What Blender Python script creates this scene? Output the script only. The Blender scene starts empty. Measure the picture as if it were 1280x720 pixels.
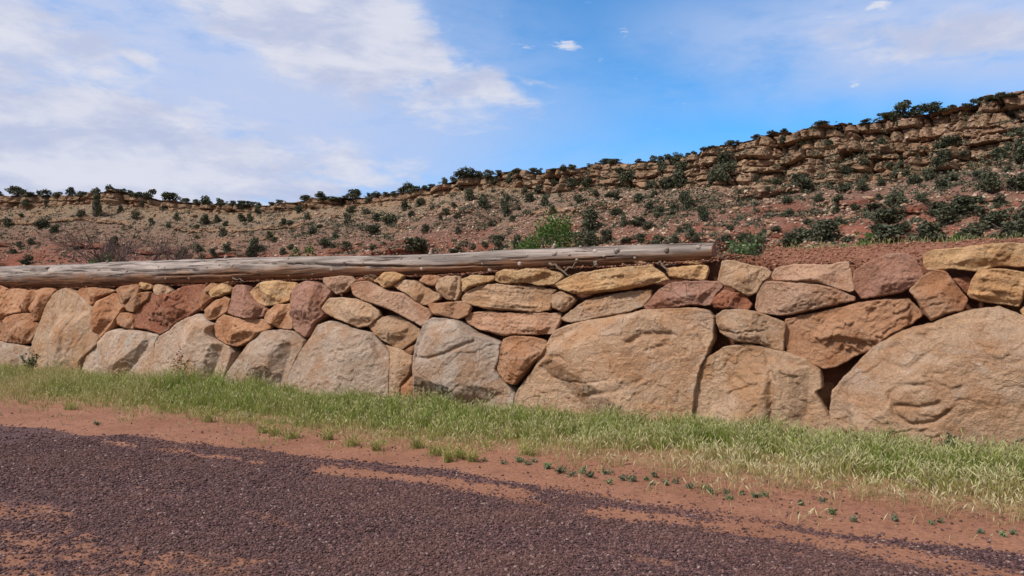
import bpy, math, random
import numpy as np
from mathutils import Vector, Matrix, geometry
from mathutils.bvhtree import BVHTree

random.seed(7); rng = np.random.default_rng(7)
scene = bpy.context.scene
COL = scene.collection

# ------------------------------------------------------------------ camera, sky, sun, exposure
F = 930.0                                   # focal length of the photo in its own pixels (1280 wide)
CAMZ = 1.6
PITCH = math.atan(30 / F)
cam = bpy.data.cameras.new('camera'); camo = bpy.data.objects.new('camera', cam); COL.objects.link(camo)
cam.sensor_width = 36; cam.lens = 36 * F / 1280
cam.clip_end = 8000
camo.location = (0, 0, CAMZ); camo.rotation_euler = (math.pi / 2 + PITCH, 0, 0)
scene.camera = camo
scene.view_settings.view_transform = 'Standard'; scene.view_settings.look = 'None'
scene.view_settings.exposure = 0.36; scene.view_settings.gamma = 1

SUN_TO = Vector((-0.72, -0.42, 0.95)).normalized()
SUN_EL = math.asin(SUN_TO.z); SUN_AZ = math.atan2(SUN_TO.x, SUN_TO.y)
sl = bpy.data.lights.new('sun', 'SUN'); sl.energy = 3.5; sl.angle = math.radians(7); sl.color = (1, .955, .89)
so = bpy.data.objects.new('sun', sl); COL.objects.link(so)
so.rotation_euler = SUN_TO.to_track_quat('Z', 'Y').to_euler()


class NT:
    """small helper to write node trees"""
    def __init__(s, tree): s.t = tree; s.n = tree.nodes; s.l = tree.links
    def new(s, typ, **kw):
        n = s.n.new(typ)
        for k, v in kw.items(): setattr(n, k, v)
        return n
    def put(s, sock, v):
        if isinstance(v, bpy.types.NodeSocket): s.l.new(v, sock)
        elif v is not None:
            if sock.type == 'RGBA' and not isinstance(v, (int, float)) and len(v) == 3: v = (*v, 1)
            sock.default_value = v
    def math(s, op, a, b=None, c=None, clamp=False):
        n = s.new('ShaderNodeMath', operation=op, use_clamp=clamp)
        s.put(n.inputs[0], a)
        if b is not None: s.put(n.inputs[1], b)
        if c is not None: s.put(n.inputs[2], c)
        return n.outputs[0]
    def vmath(s, op, a, b=None, scale=None):
        n = s.new('ShaderNodeVectorMath', operation=op)
        s.put(n.inputs[0], a)
        if b is not None: s.put(n.inputs[1], b)
        if scale is not None: s.put(n.inputs['Scale'], scale)
        return n.outputs[0]
    def noise(s, vec, scale=1., detail=6., rough=.55, dist=0.):
        n = s.new('ShaderNodeTexNoise')
        s.put(n.inputs['Vector'], vec)
        for k, v in (('Scale', scale), ('Detail', detail), ('Roughness', rough), ('Distortion', dist)): s.put(n.inputs[k], v)
        return n.outputs['Fac']
    def step(s, v, a, b, lo=0., hi=1.):
        n = s.new('ShaderNodeMapRange', interpolation_type='SMOOTHSTEP')
        s.put(n.inputs['Value'], v); s.put(n.inputs['From Min'], a); s.put(n.inputs['From Max'], b)
        s.put(n.inputs['To Min'], lo); s.put(n.inputs['To Max'], hi)
        return n.outputs[0]
    def mix(s, f, a, b, blend='MIX'):
        n = s.new('ShaderNodeMix', data_type='RGBA', blend_type=blend)
        s.put(n.inputs[0], f); s.put(n.inputs[6], a); s.put(n.inputs[7], b)
        return n.outputs[2]
    def gain(s, col, f):                        # colour times a scalar
        return s.vmath('SCALE', col, scale=f)
    def attr(s, name, typ='GEOMETRY', out='Fac'):
        n = s.new('ShaderNodeAttribute', attribute_type=typ, attribute_name=name)
        return n.outputs[out]
    def ramp(s, f, stops):
        n = s.new('ShaderNodeValToRGB'); s.put(n.inputs[0], f)
        e = n.color_ramp.elements
        while len(e) < len(stops): e.new(.5)
        for el, (p, c) in zip(e, stops): el.position = p; el.color = (*c, 1)
        return n.outputs[0]


def material(name):
    m = bpy.data.materials.new(name); m.use_nodes = True
    nt = NT(m.node_tree)
    b = nt.n['Principled BSDF']
    b.inputs['Roughness'].default_value = .9
    b.inputs['Specular IOR Level'].default_value = .25
    return m, nt, b


def px_dir(px, py):
    x = (px - 640) / F; y = (360 - py) / F
    c, s_ = math.cos(PITCH), math.sin(PITCH)
    return np.array([x, c - y * s_, s_ + y * c])


world = bpy.data.worlds.new('World'); scene.world = world; world.use_nodes = True
nt = NT(world.node_tree); bg = nt.n['Background']
bg.inputs['Strength'].default_value = 0.1
sky = nt.new('ShaderNodeTexSky', sky_type='NISHITA', sun_disc=False)
sky.sun_elevation = SUN_EL; sky.sun_rotation = SUN_AZ
sky.altitude = 1200; sky.air_density = 1.0; sky.dust_density = .3; sky.ozone_density = 2.0
dirv = nt.new('ShaderNodeTexCoord').outputs['Generated']
sep = nt.new('ShaderNodeSeparateXYZ'); nt.put(sep.inputs[0], dirv)
az = nt.math('ARCTAN2', sep.outputs[0], sep.outputs[1])
el = nt.math('ARCSINE', sep.outputs[2])
warp_n = nt.new('ShaderNodeTexNoise'); nt.put(warp_n.inputs['Vector'], dirv); warp_n.inputs['Scale'].default_value = 5; warp_n.inputs['Detail'].default_value = 5
warp = nt.vmath('SUBTRACT', warp_n.outputs['Color'], (.5, .5, .5))
wsep = nt.new('ShaderNodeSeparateXYZ'); nt.put(wsep.inputs[0], warp)
azw = nt.math('MULTIPLY_ADD', wsep.outputs[0], .16, az)
elw = nt.math('MULTIPLY_ADD', wsep.outputs[1], .09, el)


def blob(px, py, rx, ry, tilt, amp, sharp=(1.0, 0.0)):
    """soft cloud bank round a direction of the sky"""
    d = px_dir(px, py); a0 = math.atan2(d[0], d[1]); e0 = math.asin(d[2] / np.linalg.norm(d))
    ra, re = rx / F, ry / F
    u = nt.math('SUBTRACT', azw, a0); v = nt.math('SUBTRACT', elw, e0)
    c, s_ = math.cos(tilt), math.sin(tilt)
    uu = nt.math('ADD', nt.math('MULTIPLY', u, c / ra), nt.math('MULTIPLY', v, s_ / ra))
    vv = nt.math('ADD', nt.math('MULTIPLY', u, -s_ / re), nt.math('MULTIPLY', v, c / re))
    r = nt.math('SQRT', nt.math('ADD', nt.math('MULTIPLY', uu, uu), nt.math('MULTIPLY', vv, vv)))
    return nt.math('MULTIPLY', nt.step(r, sharp[0], sharp[1]), amp)


stretch = nt.new('ShaderNodeMapping'); nt.put(stretch.inputs[0], dirv)
stretch.inputs['Rotation'].default_value = (0, math.radians(14), 0); stretch.inputs['Scale'].default_value = (2.2, 2.2, 6.5)
nz = nt.noise(stretch.outputs[0], 2.2, 9, .58, .3)
nz2 = nt.noise(stretch.outputs[0], 24, 8, .62, .3)

nz3 = nt.noise(stretch.outputs[0], 9, 9, .62, .3)


def fuse(items):
    acc = items[0]
    for i in items[1:]: acc = nt.math('MAXIMUM', acc, i)
    return acc


thick = fuse([blob(90, 215, 600, 130, -.14, 1.0, (1.1, .45)), blob(1200, 50, 230, 42, -.12, .85, (1.2, .2)), blob(120, 190, 330, 90, -.1, 1.25, (1.15, .3)), blob(380, 20, 330, 100, -.36, 1.05, (1.1, .3)),
              blob(560, 95, 170, 36, -.38, .95, (1.2, .2)), blob(660, 112, 70, 12, -.3, .75), blob(-100, 60, 260, 160, 0, .8, (1.2, .3)),
              blob(150, 65, 60, 22, -.2, .95)])
cover = nt.math('ADD', thick, nt.math('ADD', nt.math('MULTIPLY_ADD', nz, 1.5, -.95), nt.math('MULTIPLY_ADD', nz3, .9, -.45)))
m_thick = nt.step(cover, .12, .75)
rear = nt.math('MAXIMUM', nt.step(sep.outputs[1], .25, -.25), nt.step(sep.outputs[2], .5, .8))  # unseen cloud behind and overhead, added to keep the ambient light neutral
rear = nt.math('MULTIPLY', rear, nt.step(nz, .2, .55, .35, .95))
veil = fuse([blob(1210, 45, 430, 95, -.1, 1.3, (1.2, .15)), blob(640, 190, 180, 40, -.1, .45, (1.2, 0)), blob(500, 210, 500, 80, 0, .55, (1.2, .2)),
             blob(800, 110, 420, 60, .05, .35, (1.1, 0)), blob(120, 130, 620, 260, 0, 1.25, (1.25, .35)), blob(1090, 8, 50, 9, .1, 1.1)])
m_veil = nt.math('MULTIPLY', veil, nt.step(nt.math('MULTIPLY_ADD', nz3, .35, nz), .25, .75))
puff = fuse([blob(710, 64, 30, 15, 0, 1.0), blob(664, 69, 26, 9, 0, .8), blob(790, 38, 16, 11, 0, .45), blob(1063, 115, 20, 9, .15, 1.0), blob(1090, 9, 42, 10, .1, 1.0),
             blob(412, 188, 20, 9, 0, .0), blob(985, 190, 14, 5, 0, .5)])
m_puff = nt.step(nt.math('ADD', puff, nt.math('MULTIPLY_ADD', nz2, 3.2, -1.95)), .1, .95)
skyc = nt.mix(1.0, sky.outputs[0], (.50, 1.22, 1.62), 'MULTIPLY')
shade = nt.step(nt.math('MULTIPLY_ADD', nz3, .4, nt.noise(stretch.outputs[0], 3.6, 7, .55, .4)), .52, .86)
cloudc = nt.mix(shade, (4.0, 4.4, 5.85), (5.7, 5.8, 6.55))
outc = nt.mix(nt.math('MULTIPLY', m_veil, .78), skyc, (4.0, 4.75, 6.7))
outc = nt.mix(nt.math('MULTIPLY', m_thick, .93), outc, cloudc)
outc = nt.mix(nt.math('MULTIPLY', m_puff, .8), outc, (6.0, 6.1, 6.7))
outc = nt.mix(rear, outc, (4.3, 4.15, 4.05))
below = nt.step(sep.outputs[2], -.02, .0)
outc = nt.mix(below, (1.2, .7, .5), outc)
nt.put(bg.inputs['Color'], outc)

# ------------------------------------------------------------------ numeric helpers
_perm = rng.permutation(256).astype(np.int64); _perm = np.concatenate([_perm, _perm, _perm])
_grad = rng.normal(size=(256, 3)); _grad /= np.linalg.norm(_grad, axis=1)[:, None]


def perlin(P):
    P = np.asarray(P, float); i = np.floor(P).astype(np.int64); f = P - i; i &= 255
    u = f * f * f * (f * (f * 6 - 15) + 10)
    out = np.zeros(len(P))
    for dx in (0, 1):
        for dy in (0, 1):
            for dz in (0, 1):
                h = _perm[_perm[_perm[(i[:, 0] + dx) & 255] + ((i[:, 1] + dy) & 255)] + ((i[:, 2] + dz) & 255)]
                g = _grad[h]
                d = g[:, 0] * (f[:, 0] - dx) + g[:, 1] * (f[:, 1] - dy) + g[:, 2] * (f[:, 2] - dz)
                w = (u[:, 0] if dx else 1 - u[:, 0]) * (u[:, 1] if dy else 1 - u[:, 1]) * (u[:, 2] if dz else 1 - u[:, 2])
                out += w * d
    return out * 1.5


def fbm(P, octv=4, lac=2.03, gain=.5):
    P = np.asarray(P, float); s = 0; a = 1.; n = 0
    for k in range(octv):
        s = s + a * perlin(P + 17.3 * k); n += a; a *= gain; P = P * lac
    return s / n


def cellnoise(P, seed=0):
    """nearest jittered cell: random value, distance to the border between cells"""
    P = np.asarray(P, float); i = np.floor(P).astype(np.int64)
    d1 = np.full(len(P), 9.); d2 = np.full(len(P), 9.); val = np.zeros(len(P))
    for dx in (-1, 0, 1):
        for dy in (-1, 0, 1):
            cx, cy = i[:, 0] + dx, i[:, 1] + dy
            h = _perm[_perm[(cx + seed) & 255] + (cy & 255)]
            jx = cx + _perm[h + 5] / 255.; jy = cy + _perm[h + 91] / 255.
            d = np.hypot(P[:, 0] - jx, P[:, 1] - jy)
            closer = d < d1
            d2 = np.where(closer, d1, np.minimum(d2, d)); val = np.where(closer, _perm[h + 33] / 255., val); d1 = np.where(closer, d, d1)
    return val, d2 - d1


def sstep(x, a, b):
    t = np.clip((x - a) / (b - a), 0, 1); return t * t * (3 - 2 * t)


def make_mesh(name, verts, faces, mats, smooth=True, mat_idx=None, attrs=None):
    """verts (n,3); faces: (m,3) or (m,4) array, or a list of arrays"""
    me = bpy.data.meshes.new(name)
    fl = faces if isinstance(faces, list) else [faces]
    fl = [np.asarray(f, np.int32) for f in fl if len(f)]
    verts = np.asarray(verts, np.float32)
    me.vertices.add(len(verts)); me.vertices.foreach_set('co', verts.ravel())
    loops = np.concatenate([f.ravel() for f in fl]); sizes = np.concatenate([np.full(len(f), f.shape[1], np.int32) for f in fl])
    me.loops.add(len(loops)); me.loops.foreach_set('vertex_index', loops)
    starts = np.zeros(len(sizes), np.int32); starts[1:] = np.cumsum(sizes)[:-1]
    me.polygons.add(len(sizes)); me.polygons.foreach_set('loop_start', starts); me.polygons.foreach_set('loop_total', sizes)
    if not isinstance(mats, (list, tuple)): mats = [mats]
    for m in mats: me.materials.append(m)
    if mat_idx is not None: me.polygons.foreach_set('material_index', np.asarray(mat_idx, np.int32))
    me.polygons.foreach_set('use_smooth', np.full(len(sizes), smooth))
    for k, v in (attrs or {}).items():
        v = np.asarray(v, np.float32)
        if v.ndim == 1: me.attributes.new(k, 'FLOAT', 'POINT').data.foreach_set('value', v)
        else: me.attributes.new(k, 'FLOAT_COLOR', 'POINT').data.foreach_set('color', np.concatenate([v, np.ones((len(v), 1), np.float32)], 1).ravel())
    me.update(calc_edges=True); me.validate()
    return me


def link(name, me, parent=None, matrix=None):
    o = bpy.data.objects.new(name, me); COL.objects.link(o)
    if parent: o.parent = parent
    if matrix is not None: o.matrix_local = matrix
    return o


def tag(o, label, cat, group=None, kind=None):
    if label: o['label'] = label
    if cat: o['category'] = cat
    if group: o['group'] = group
    if kind: o['kind'] = kind
    return o


def dup(root):
    r = root.copy(); COL.objects.link(r)
    for ch in list(root.children):
        c = ch.copy(); COL.objects.link(c); c.parent = r
    return r


class MB:
    """collects pieces of mesh"""
    def __init__(s): s.v = []; s.q = []; s.t = []; s.n = 0; s.qm = []; s.tm = []
    def add(s, v, quads=None, tris=None, m=0):
        s.v.append(np.asarray(v, float))
        if quads is not None and len(quads): s.q.append(np.asarray(quads) + s.n); s.qm.append(np.full(len(quads), m))
        if tris is not None and len(tris): s.t.append(np.asarray(tris) + s.n); s.tm.append(np.full(len(tris), m))
        s.n += len(v)
    def tube(s, pts, rad, seg=7, m=0, cap=True):
        pts = np.asarray(pts, float); rad = np.broadcast_to(rad, len(pts)); n = len(pts)
        tan = np.gradient(pts, axis=0); tan /= np.linalg.norm(tan, axis=1)[:, None] + 1e-9
        ref = np.array([0, 0, 1.]) if abs(tan[0][2]) < .9 else np.array([1., 0, 0])
        a = np.cross(tan, ref); a /= np.linalg.norm(a, axis=1)[:, None] + 1e-9; b = np.cross(tan, a)
        th = np.linspace(0, 2 * np.pi, seg, endpoint=False)
        v = (pts[:, None] + rad[:, None, None] * (np.cos(th)[None, :, None] * a[:, None] + np.sin(th)[None, :, None] * b[:, None])).reshape(-1, 3)
        i, j = np.meshgrid(np.arange(n - 1), np.arange(seg), indexing='ij'); j2 = (j + 1) % seg
        q = np.stack([i * seg + j, (i + 1) * seg + j, (i + 1) * seg + j2, i * seg + j2], -1).reshape(-1, 4)
        t = []
        if cap:
            v = np.concatenate([v, pts[[0, -1]]]); c0, c1 = n * seg, n * seg + 1
            t = [(c0, k, (k + 1) % seg) for k in range(seg)] + [(c1, (n - 1) * seg + (k + 1) % seg, (n - 1) * seg + k) for k in range(seg)]
        s.add(v, q, t, m)
    def mesh(s, name, mats, smooth=True, attrs=None):
        f = []; mi = []
        if s.q: f.append(np.concatenate(s.q)); mi.append(np.concatenate(s.qm))
        if s.t: f.append(np.concatenate(s.t)); mi.append(np.concatenate(s.tm))
        return make_mesh(name, np.concatenate(s.v), f, mats, smooth, np.concatenate(mi), attrs)


# ------------------------------------------------------------------ wall frame
def ground_hit(px, py, z=0.):
    d = px_dir(px, py); t = (z - CAMZ) / d[2]
    return np.array([0, 0, CAMZ]) + d * t


P0 = ground_hit(1280, 572); P1 = ground_hit(0, 464)
AX = (P0 - P1); AX /= np.linalg.norm(AX)               # along the wall, towards the right
UP = np.array([0, 0, 1.])
IN = np.cross(UP, AX)                                   # into the wall, away from the camera
BATTER = 0.17
TUP = UP + BATTER * IN
WM = Matrix(((AX[0], IN[0], 0), (AX[1], IN[1], 0), (0, 0, 1)))  # local axes x along, y in, z up


def to_world(s, d, z):                                  # s along (right positive), d into the wall, z up
    return P0 + np.multiply.outer(s, AX) + np.multiply.outer(d, IN) + np.multiply.outer(z, UP)


def px_wall(px, py, off=0.):
    """pixel -> (s, t) on the leaning face of the wall, pushed back by off"""
    d = px_dir(px, py); o = np.array([0, 0, CAMZ]) - P0 - off * IN
    nrm = np.cross(AX, TUP)
    t = -(o @ nrm) / (d @ nrm); p = o + t * d
    return p @ AX, p[2]


def px_plane(px, py, off):
    """pixel -> (s, z) on the vertical plane off metres behind the wall's foot"""
    d = px_dir(px, py); o = np.array([0, 0, CAMZ]) - P0 - off * IN
    t = -(o @ IN) / (d @ IN); p = o + t * d
    return p @ AX, p[2]


def px_sw(px, py):
    """pixel -> (s, w) on the flat ground, w metres in front of the wall"""
    p = ground_hit(px, py) - P0
    return p @ AX, -(p @ IN)


def curve_sw(pts):
    a = np.array([px_sw(*p) for p in pts]); a = a[np.argsort(a[:, 0])]
    l = a[0] - (a[1] - a[0]) / (a[1][0] - a[0][0]) * 30; r = a[-1] + (a[-1] - a[-2]) / (a[-1][0] - a[-2][0]) * 30
    l[1] = a[0][1]; r[1] = a[-1][1]
    a = np.concatenate([[l], a, [r]])
    return lambda s: np.interp(s, a[:, 0], a[:, 1])


GRASS_EDGE = curve_sw([(0, 500), (120, 509), (300, 527), (430, 543), (560, 556), (640, 560), (740, 572), (830, 586), (960, 604), (1100, 622), (1280, 645)])
GRAVEL_EDGE = curve_sw([(0, 531), (150, 545), (340, 563), (500, 580), (640, 601), (830, 630), (960, 650), (1120, 672), (1280, 690)])
STREAK = curve_sw([(0, 545), (300, 570), (430, 590), (560, 605), (680, 625), (800, 643), (960, 666), (1100, 690), (1240, 715)])
CAM_S, CAM_W = (np.array([0, 0, 0]) - P0) @ AX, (P0 - 0) @ IN

# ------------------------------------------------------------------ materials
def mat_sandstone():
    m, nt, b = material('sandstone')
    tc = nt.new('ShaderNodeTexCoord').outputs['Object']
    seed = nt.attr('stone_seed', 'OBJECT')
    cmb = nt.new('ShaderNodeCombineXYZ'); nt.put(cmb.inputs[0], seed); nt.put(cmb.inputs[1], nt.math('MULTIPLY', seed, 1.7)); nt.put(cmb.inputs[2], nt.math('MULTIPLY', seed, -.6))
    P = nt.vmath('ADD', tc, cmb.outputs[0])
    rot = nt.new('ShaderNodeVectorRotate', rotation_type='Y_AXIS'); nt.put(rot.inputs['Vector'], P); nt.put(rot.inputs['Angle'], nt.attr('bed_angle', 'OBJECT'))
    wob = nt.new('ShaderNodeTexNoise'); nt.put(wob.inputs['Vector'], P); wob.inputs['Scale'].default_value = 1.5; wob.inputs['Detail'].default_value = 3
    R = nt.vmath('ADD', rot.outputs[0], nt.vmath('SCALE', wob.outputs['Color'], scale=.25))
    bandv = nt.vmath('MULTIPLY', R, (.9, .9, 11.))
    band = nt.noise(bandv, 1.3, 6, .6)
    tint = nt.attr('stone_tint', 'OBJECT', 'Color'); iron = nt.attr('stone_iron', 'OBJECT', 'Color')
    n1 = nt.noise(P, 1.7, 8, .6, .4); n2 = nt.noise(P, 4.5, 8, .62, .6); n3 = nt.noise(nt.vmath('MULTIPLY', R, (1, 1, 2.2)), 1.5, 9, .66, .9)
    c = nt.mix(nt.step(n1, .44, .60), nt.gain(tint, 1.12), nt.gain(iron, 1.04))
    c = nt.mix(nt.math('MULTIPLY', nt.step(n2, .52, .66), .5), c, nt.gain(iron, .78))
    c = nt.mix(nt.math('MULTIPLY', nt.step(nt.noise(P, 2.4, 9, .68, .8), .56, .68), .45), c, nt.vmath('ADD', nt.gain(tint, .95), (.085, .085, .08)))
    bs = nt.attr('band', 'OBJECT')
    c = nt.gain(c, nt.math('MULTIPLY_ADD', nt.math('MULTIPLY', nt.math('SUBTRACT', band, .5), bs), 2.6, 1.0))
    st = nt.attr('stain', 'OBJECT')
    c = nt.mix(nt.math('MULTIPLY', nt.step(n3, .45, .68), st), c, (.41, .335, .275))
    c = nt.mix(nt.math('MULTIPLY', nt.step(nt.noise(P, 3.1, 10, .7, 1.2), .57, .70), nt.math('MULTIPLY', st, .8)), c, (.60, .55, .50))
    rough = nt.attr('pitted', 'OBJECT')
    sp = nt.noise(P, 42, 6, .7)
    c = nt.gain(c, nt.step(sp, .25, .75, .78, 1.2))
    dk = nt.math('MULTIPLY', nt.step(nt.noise(P, 7, 9, .72, .5), .60, .70), .22)
    c = nt.mix(dk, c, nt.gain(iron, .42))
    streak = nt.noise(nt.vmath('MULTIPLY', R, (1.2, 1.2, 5)), 2.6, 10, .72, 1.5)
    c = nt.mix(nt.math('MULTIPLY', nt.step(streak, .575, .66), .5), c, nt.gain(iron, .6))
    c = nt.mix(nt.math('MULTIPLY', nt.step(streak, .40, .32), .35), c, (.50, .40, .31))
    pit = nt.noise(P, 16, 7, .7, .5)
    c = nt.mix(nt.math('MULTIPLY', nt.step(pit, .5, .62), nt.math('MULTIPLY', rough, .6)), c, (.10, .055, .04))
    c = nt.mix(nt.math('MULTIPLY', nt.step(nt.noise(P, 22, 5, .6), .6, .68), nt.math('MULTIPLY', rough, .55)), c, (.42, .33, .27))
    wv = nt.new('ShaderNodeTexNoise'); nt.put(wv.inputs['Vector'], P); wv.inputs['Scale'].default_value = 3; wv.inputs['Detail'].default_value = 6
    vv = nt.new('ShaderNodeTexVoronoi', feature='DISTANCE_TO_EDGE'); nt.put(vv.inputs['Vector'], nt.vmath('ADD', nt.vmath('MULTIPLY', R, (1, 1, 1.7)), nt.vmath('SCALE', wv.outputs['Color'], scale=.6))); vv.inputs['Scale'].default_value = 1.1
    fis = nt.math('MULTIPLY', nt.step(vv.outputs['Distance'], .012, .002), nt.step(nt.noise(P, 2.2, 4, .6), .52, .66))
    c = nt.mix(nt.math('MULTIPLY', fis, .5), c, (.11, .06, .04))
    c = nt.gain(c, nt.step(nt.noise(P, 120, 4, .7), .3, .7, .82, 1.16))
    nt.put(b.inputs['Base Color'], c); b.inputs['Roughness'].default_value = .93; b.inputs['Specular IOR Level'].default_value = .15
    h = nt.math('MULTIPLY_ADD', nt.noise(P, 13, 10, .68, .3), 1.0, nt.math('MULTIPLY', nt.noise(P, 55, 6, .7), .35))
    h = nt.math('SUBTRACT', nt.math('ADD', h, nt.math('MULTIPLY', band, nt.math('MULTIPLY', bs, .9))), nt.math('MULTIPLY', fis, .5))
    bump = nt.new('ShaderNodeBump'); bump.inputs['Strength'].default_value = .9; bump.inputs['Distance'].default_value = .06
    nt.put(bump.inputs['Height'], h); nt.put(b.inputs['Normal'], bump.outputs[0])
    return m


def mat_soil(name, c0, c1, bumpd=.03, scale=6.):
    m, nt, b = material(name)
    P = nt.new('ShaderNodeNewGeometry').outputs['Position']
    n = nt.noise(P, scale * .18, 8, .65); n2 = nt.noise(P, scale * 3, 8, .7)
    c = nt.mix(nt.step(n, .3, .7), c0, c1); c = nt.gain(c, nt.step(n2, .2, .8, .7, 1.25))
    nt.put(b.inputs['Base Color'], c)
    bump = nt.new('ShaderNodeBump'); bump.inputs['Strength'].default_value = .8; bump.inputs['Distance'].default_value = bumpd
    nt.put(bump.inputs['Height'], nt.noise(P, scale * 2, 9, .7)); nt.put(b.inputs['Normal'], bump.outputs[0])
    return m


def mat_ground():
    m, nt, b = material('dirt_and_gravel')
    P = nt.new('ShaderNodeNewGeometry').outputs['Position']
    g = nt.attr('gravel'); gr = nt.attr('litter')
    fine = nt.noise(P, 9, 8, .7)
    gm = nt.step(nt.math('ADD', g, nt.math('MULTIPLY_ADD', fine, .9, -.45)), .38, .62)
    n1 = nt.noise(P, .9, 8, .62); n2 = nt.noise(P, 30, 6, .7)
    dirt = nt.mix(nt.step(n1, .3, .7), (.235, .102, .060), (.305, .142, .088))
    dirt = nt.mix(nt.math('MULTIPLY', gr, .6), dirt, (.33, .23, .12))
    dirt = nt.mix(nt.math('MULTIPLY', nt.step(nt.noise(P, 4.2, 8, .7), .52, .68), .55), dirt, (.17, .078, .05))
    dirt = nt.gain(dirt, nt.step(n2, .2, .8, .6, 1.32))
    v = nt.new('ShaderNodeTexVoronoi'); nt.put(v.inputs['Vector'], P); v.inputs['Scale'].default_value = 48
    vc = nt.new('ShaderNodeSeparateColor'); nt.put(vc.inputs[0], v.outputs['Color'])
    grav = nt.ramp(vc.outputs[0], [(0, (.045, .024, .028)), (.45, (.085, .043, .046)), (.8, (.13, .066, .065)), (1, (.18, .11, .1))])
    grav = nt.mix(nt.step(nt.noise(P, 1.3, 6, .6), .35, .75, 0, .35), grav, (.17, .083, .062))
    c = nt.mix(gm, dirt, grav)
    nt.put(b.inputs['Base Color'], c)
    h = nt.math('ADD', nt.math('MULTIPLY', nt.math('MULTIPLY', nt.math('SUBTRACT', .6, v.outputs['Distance']), gm), .9), nt.math('MULTIPLY', nt.noise(P, 24, 8, .72), .8))
    bump = nt.new('ShaderNodeBump'); bump.inputs['Strength'].default_value = .9; bump.inputs['Distance'].default_value = .022
    nt.put(bump.inputs['Height'], h); nt.put(b.inputs['Normal'], bump.outputs[0])
    return m


def mat_island(name, stops, rough=.9, spread=None, patch=None):
    """each loose piece of the mesh gets its own colour from the ramp"""
    m, nt, b = material(name)
    r = nt.new('ShaderNodeNewGeometry')
    c = nt.ramp(r.outputs['Random Per Island'], stops)
    n = nt.noise(r.outputs['Position'], spread or 20, 5, .65)
    c = nt.gain(c, nt.step(n, .25, .75, .75, 1.22))
    if patch: c = nt.mix(nt.step(nt.noise(r.outputs['Position'], .8, 7, .65), .42, .72, 0, .6), c, patch)
    nt.put(b.inputs['Base Color'], c); b.inputs['Roughness'].default_value = rough
    return m


def mat_leaf(name, c0, c1, transl=.25):
    m, nt, b = material(name)
    g = nt.new('ShaderNodeNewGeometry'); oi = nt.new('ShaderNodeObjectInfo')
    f = nt.math('ADD', nt.math('MULTIPLY', g.outputs['Random Per Island'], .5), nt.math('MULTIPLY', oi.outputs['Random'], .5))
    c = nt.mix(f, c0, c1)
    nt.put(b.inputs['Base Color'], c); b.inputs['Roughness'].default_value = .7
    tr = nt.new('ShaderNodeBsdfTranslucent'); nt.put(tr.inputs['Color'], c)
    mx = nt.new('ShaderNodeMixShader'); mx.inputs[0].default_value = transl
    nt.l.new(b.outputs[0], mx.inputs[1]); nt.l.new(tr.outputs[0], mx.inputs[2])
    nt.l.new(mx.outputs[0], nt.n['Material Output'].inputs[0])
    return m


def mat_vcol(name, transl=.3):
    m, nt, b = material(name)
    c = nt.attr('blade', 'GEOMETRY', 'Color')
    nt.put(b.inputs['Base Color'], c); b.inputs['Roughness'].default_value = .65
    tr = nt.new('ShaderNodeBsdfTranslucent'); nt.put(tr.inputs['Color'], c)
    mx = nt.new('ShaderNodeMixShader'); mx.inputs[0].default_value = transl
    nt.l.new(b.outputs[0], mx.inputs[1]); nt.l.new(tr.outputs[0], mx.inputs[2])
    nt.l.new(mx.outputs[0], nt.n['Material Output'].inputs[0])
    return m


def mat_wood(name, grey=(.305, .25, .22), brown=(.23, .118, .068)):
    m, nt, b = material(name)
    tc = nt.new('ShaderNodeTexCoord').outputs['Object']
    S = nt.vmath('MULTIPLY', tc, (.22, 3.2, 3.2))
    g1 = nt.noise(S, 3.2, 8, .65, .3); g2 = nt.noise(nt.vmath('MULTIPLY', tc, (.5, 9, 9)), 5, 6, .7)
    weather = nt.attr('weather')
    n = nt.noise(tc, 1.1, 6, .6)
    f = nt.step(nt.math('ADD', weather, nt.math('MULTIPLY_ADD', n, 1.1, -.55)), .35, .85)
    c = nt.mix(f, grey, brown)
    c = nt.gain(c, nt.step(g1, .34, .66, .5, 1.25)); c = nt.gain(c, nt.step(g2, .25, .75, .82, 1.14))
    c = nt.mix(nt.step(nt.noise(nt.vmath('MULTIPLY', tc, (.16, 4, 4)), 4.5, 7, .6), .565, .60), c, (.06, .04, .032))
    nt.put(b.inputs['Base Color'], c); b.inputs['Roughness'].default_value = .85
    bump = nt.new('ShaderNodeBump'); bump.inputs['Strength'].default_value = .7; bump.inputs['Distance'].default_value = .02
    nt.put(bump.inputs['Height'], nt.math('ADD', g1, nt.math('MULTIPLY', g2, .5))); nt.put(b.inputs['Normal'], bump.outputs[0])
    return m


def mat_plain(name, c, rough=.9):
    m, nt, b = material(name)
    P = nt.new('ShaderNodeTexCoord').outputs['Object']
    nt.put(b.inputs['Base Color'], nt.gain(nt.mix(0, (*c,), (*c,)), nt.step(nt.noise(P, 9, 5, .6), .25, .75, .72, 1.22)))
    b.inputs['Roughness'].default_value = rough
    return m


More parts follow.
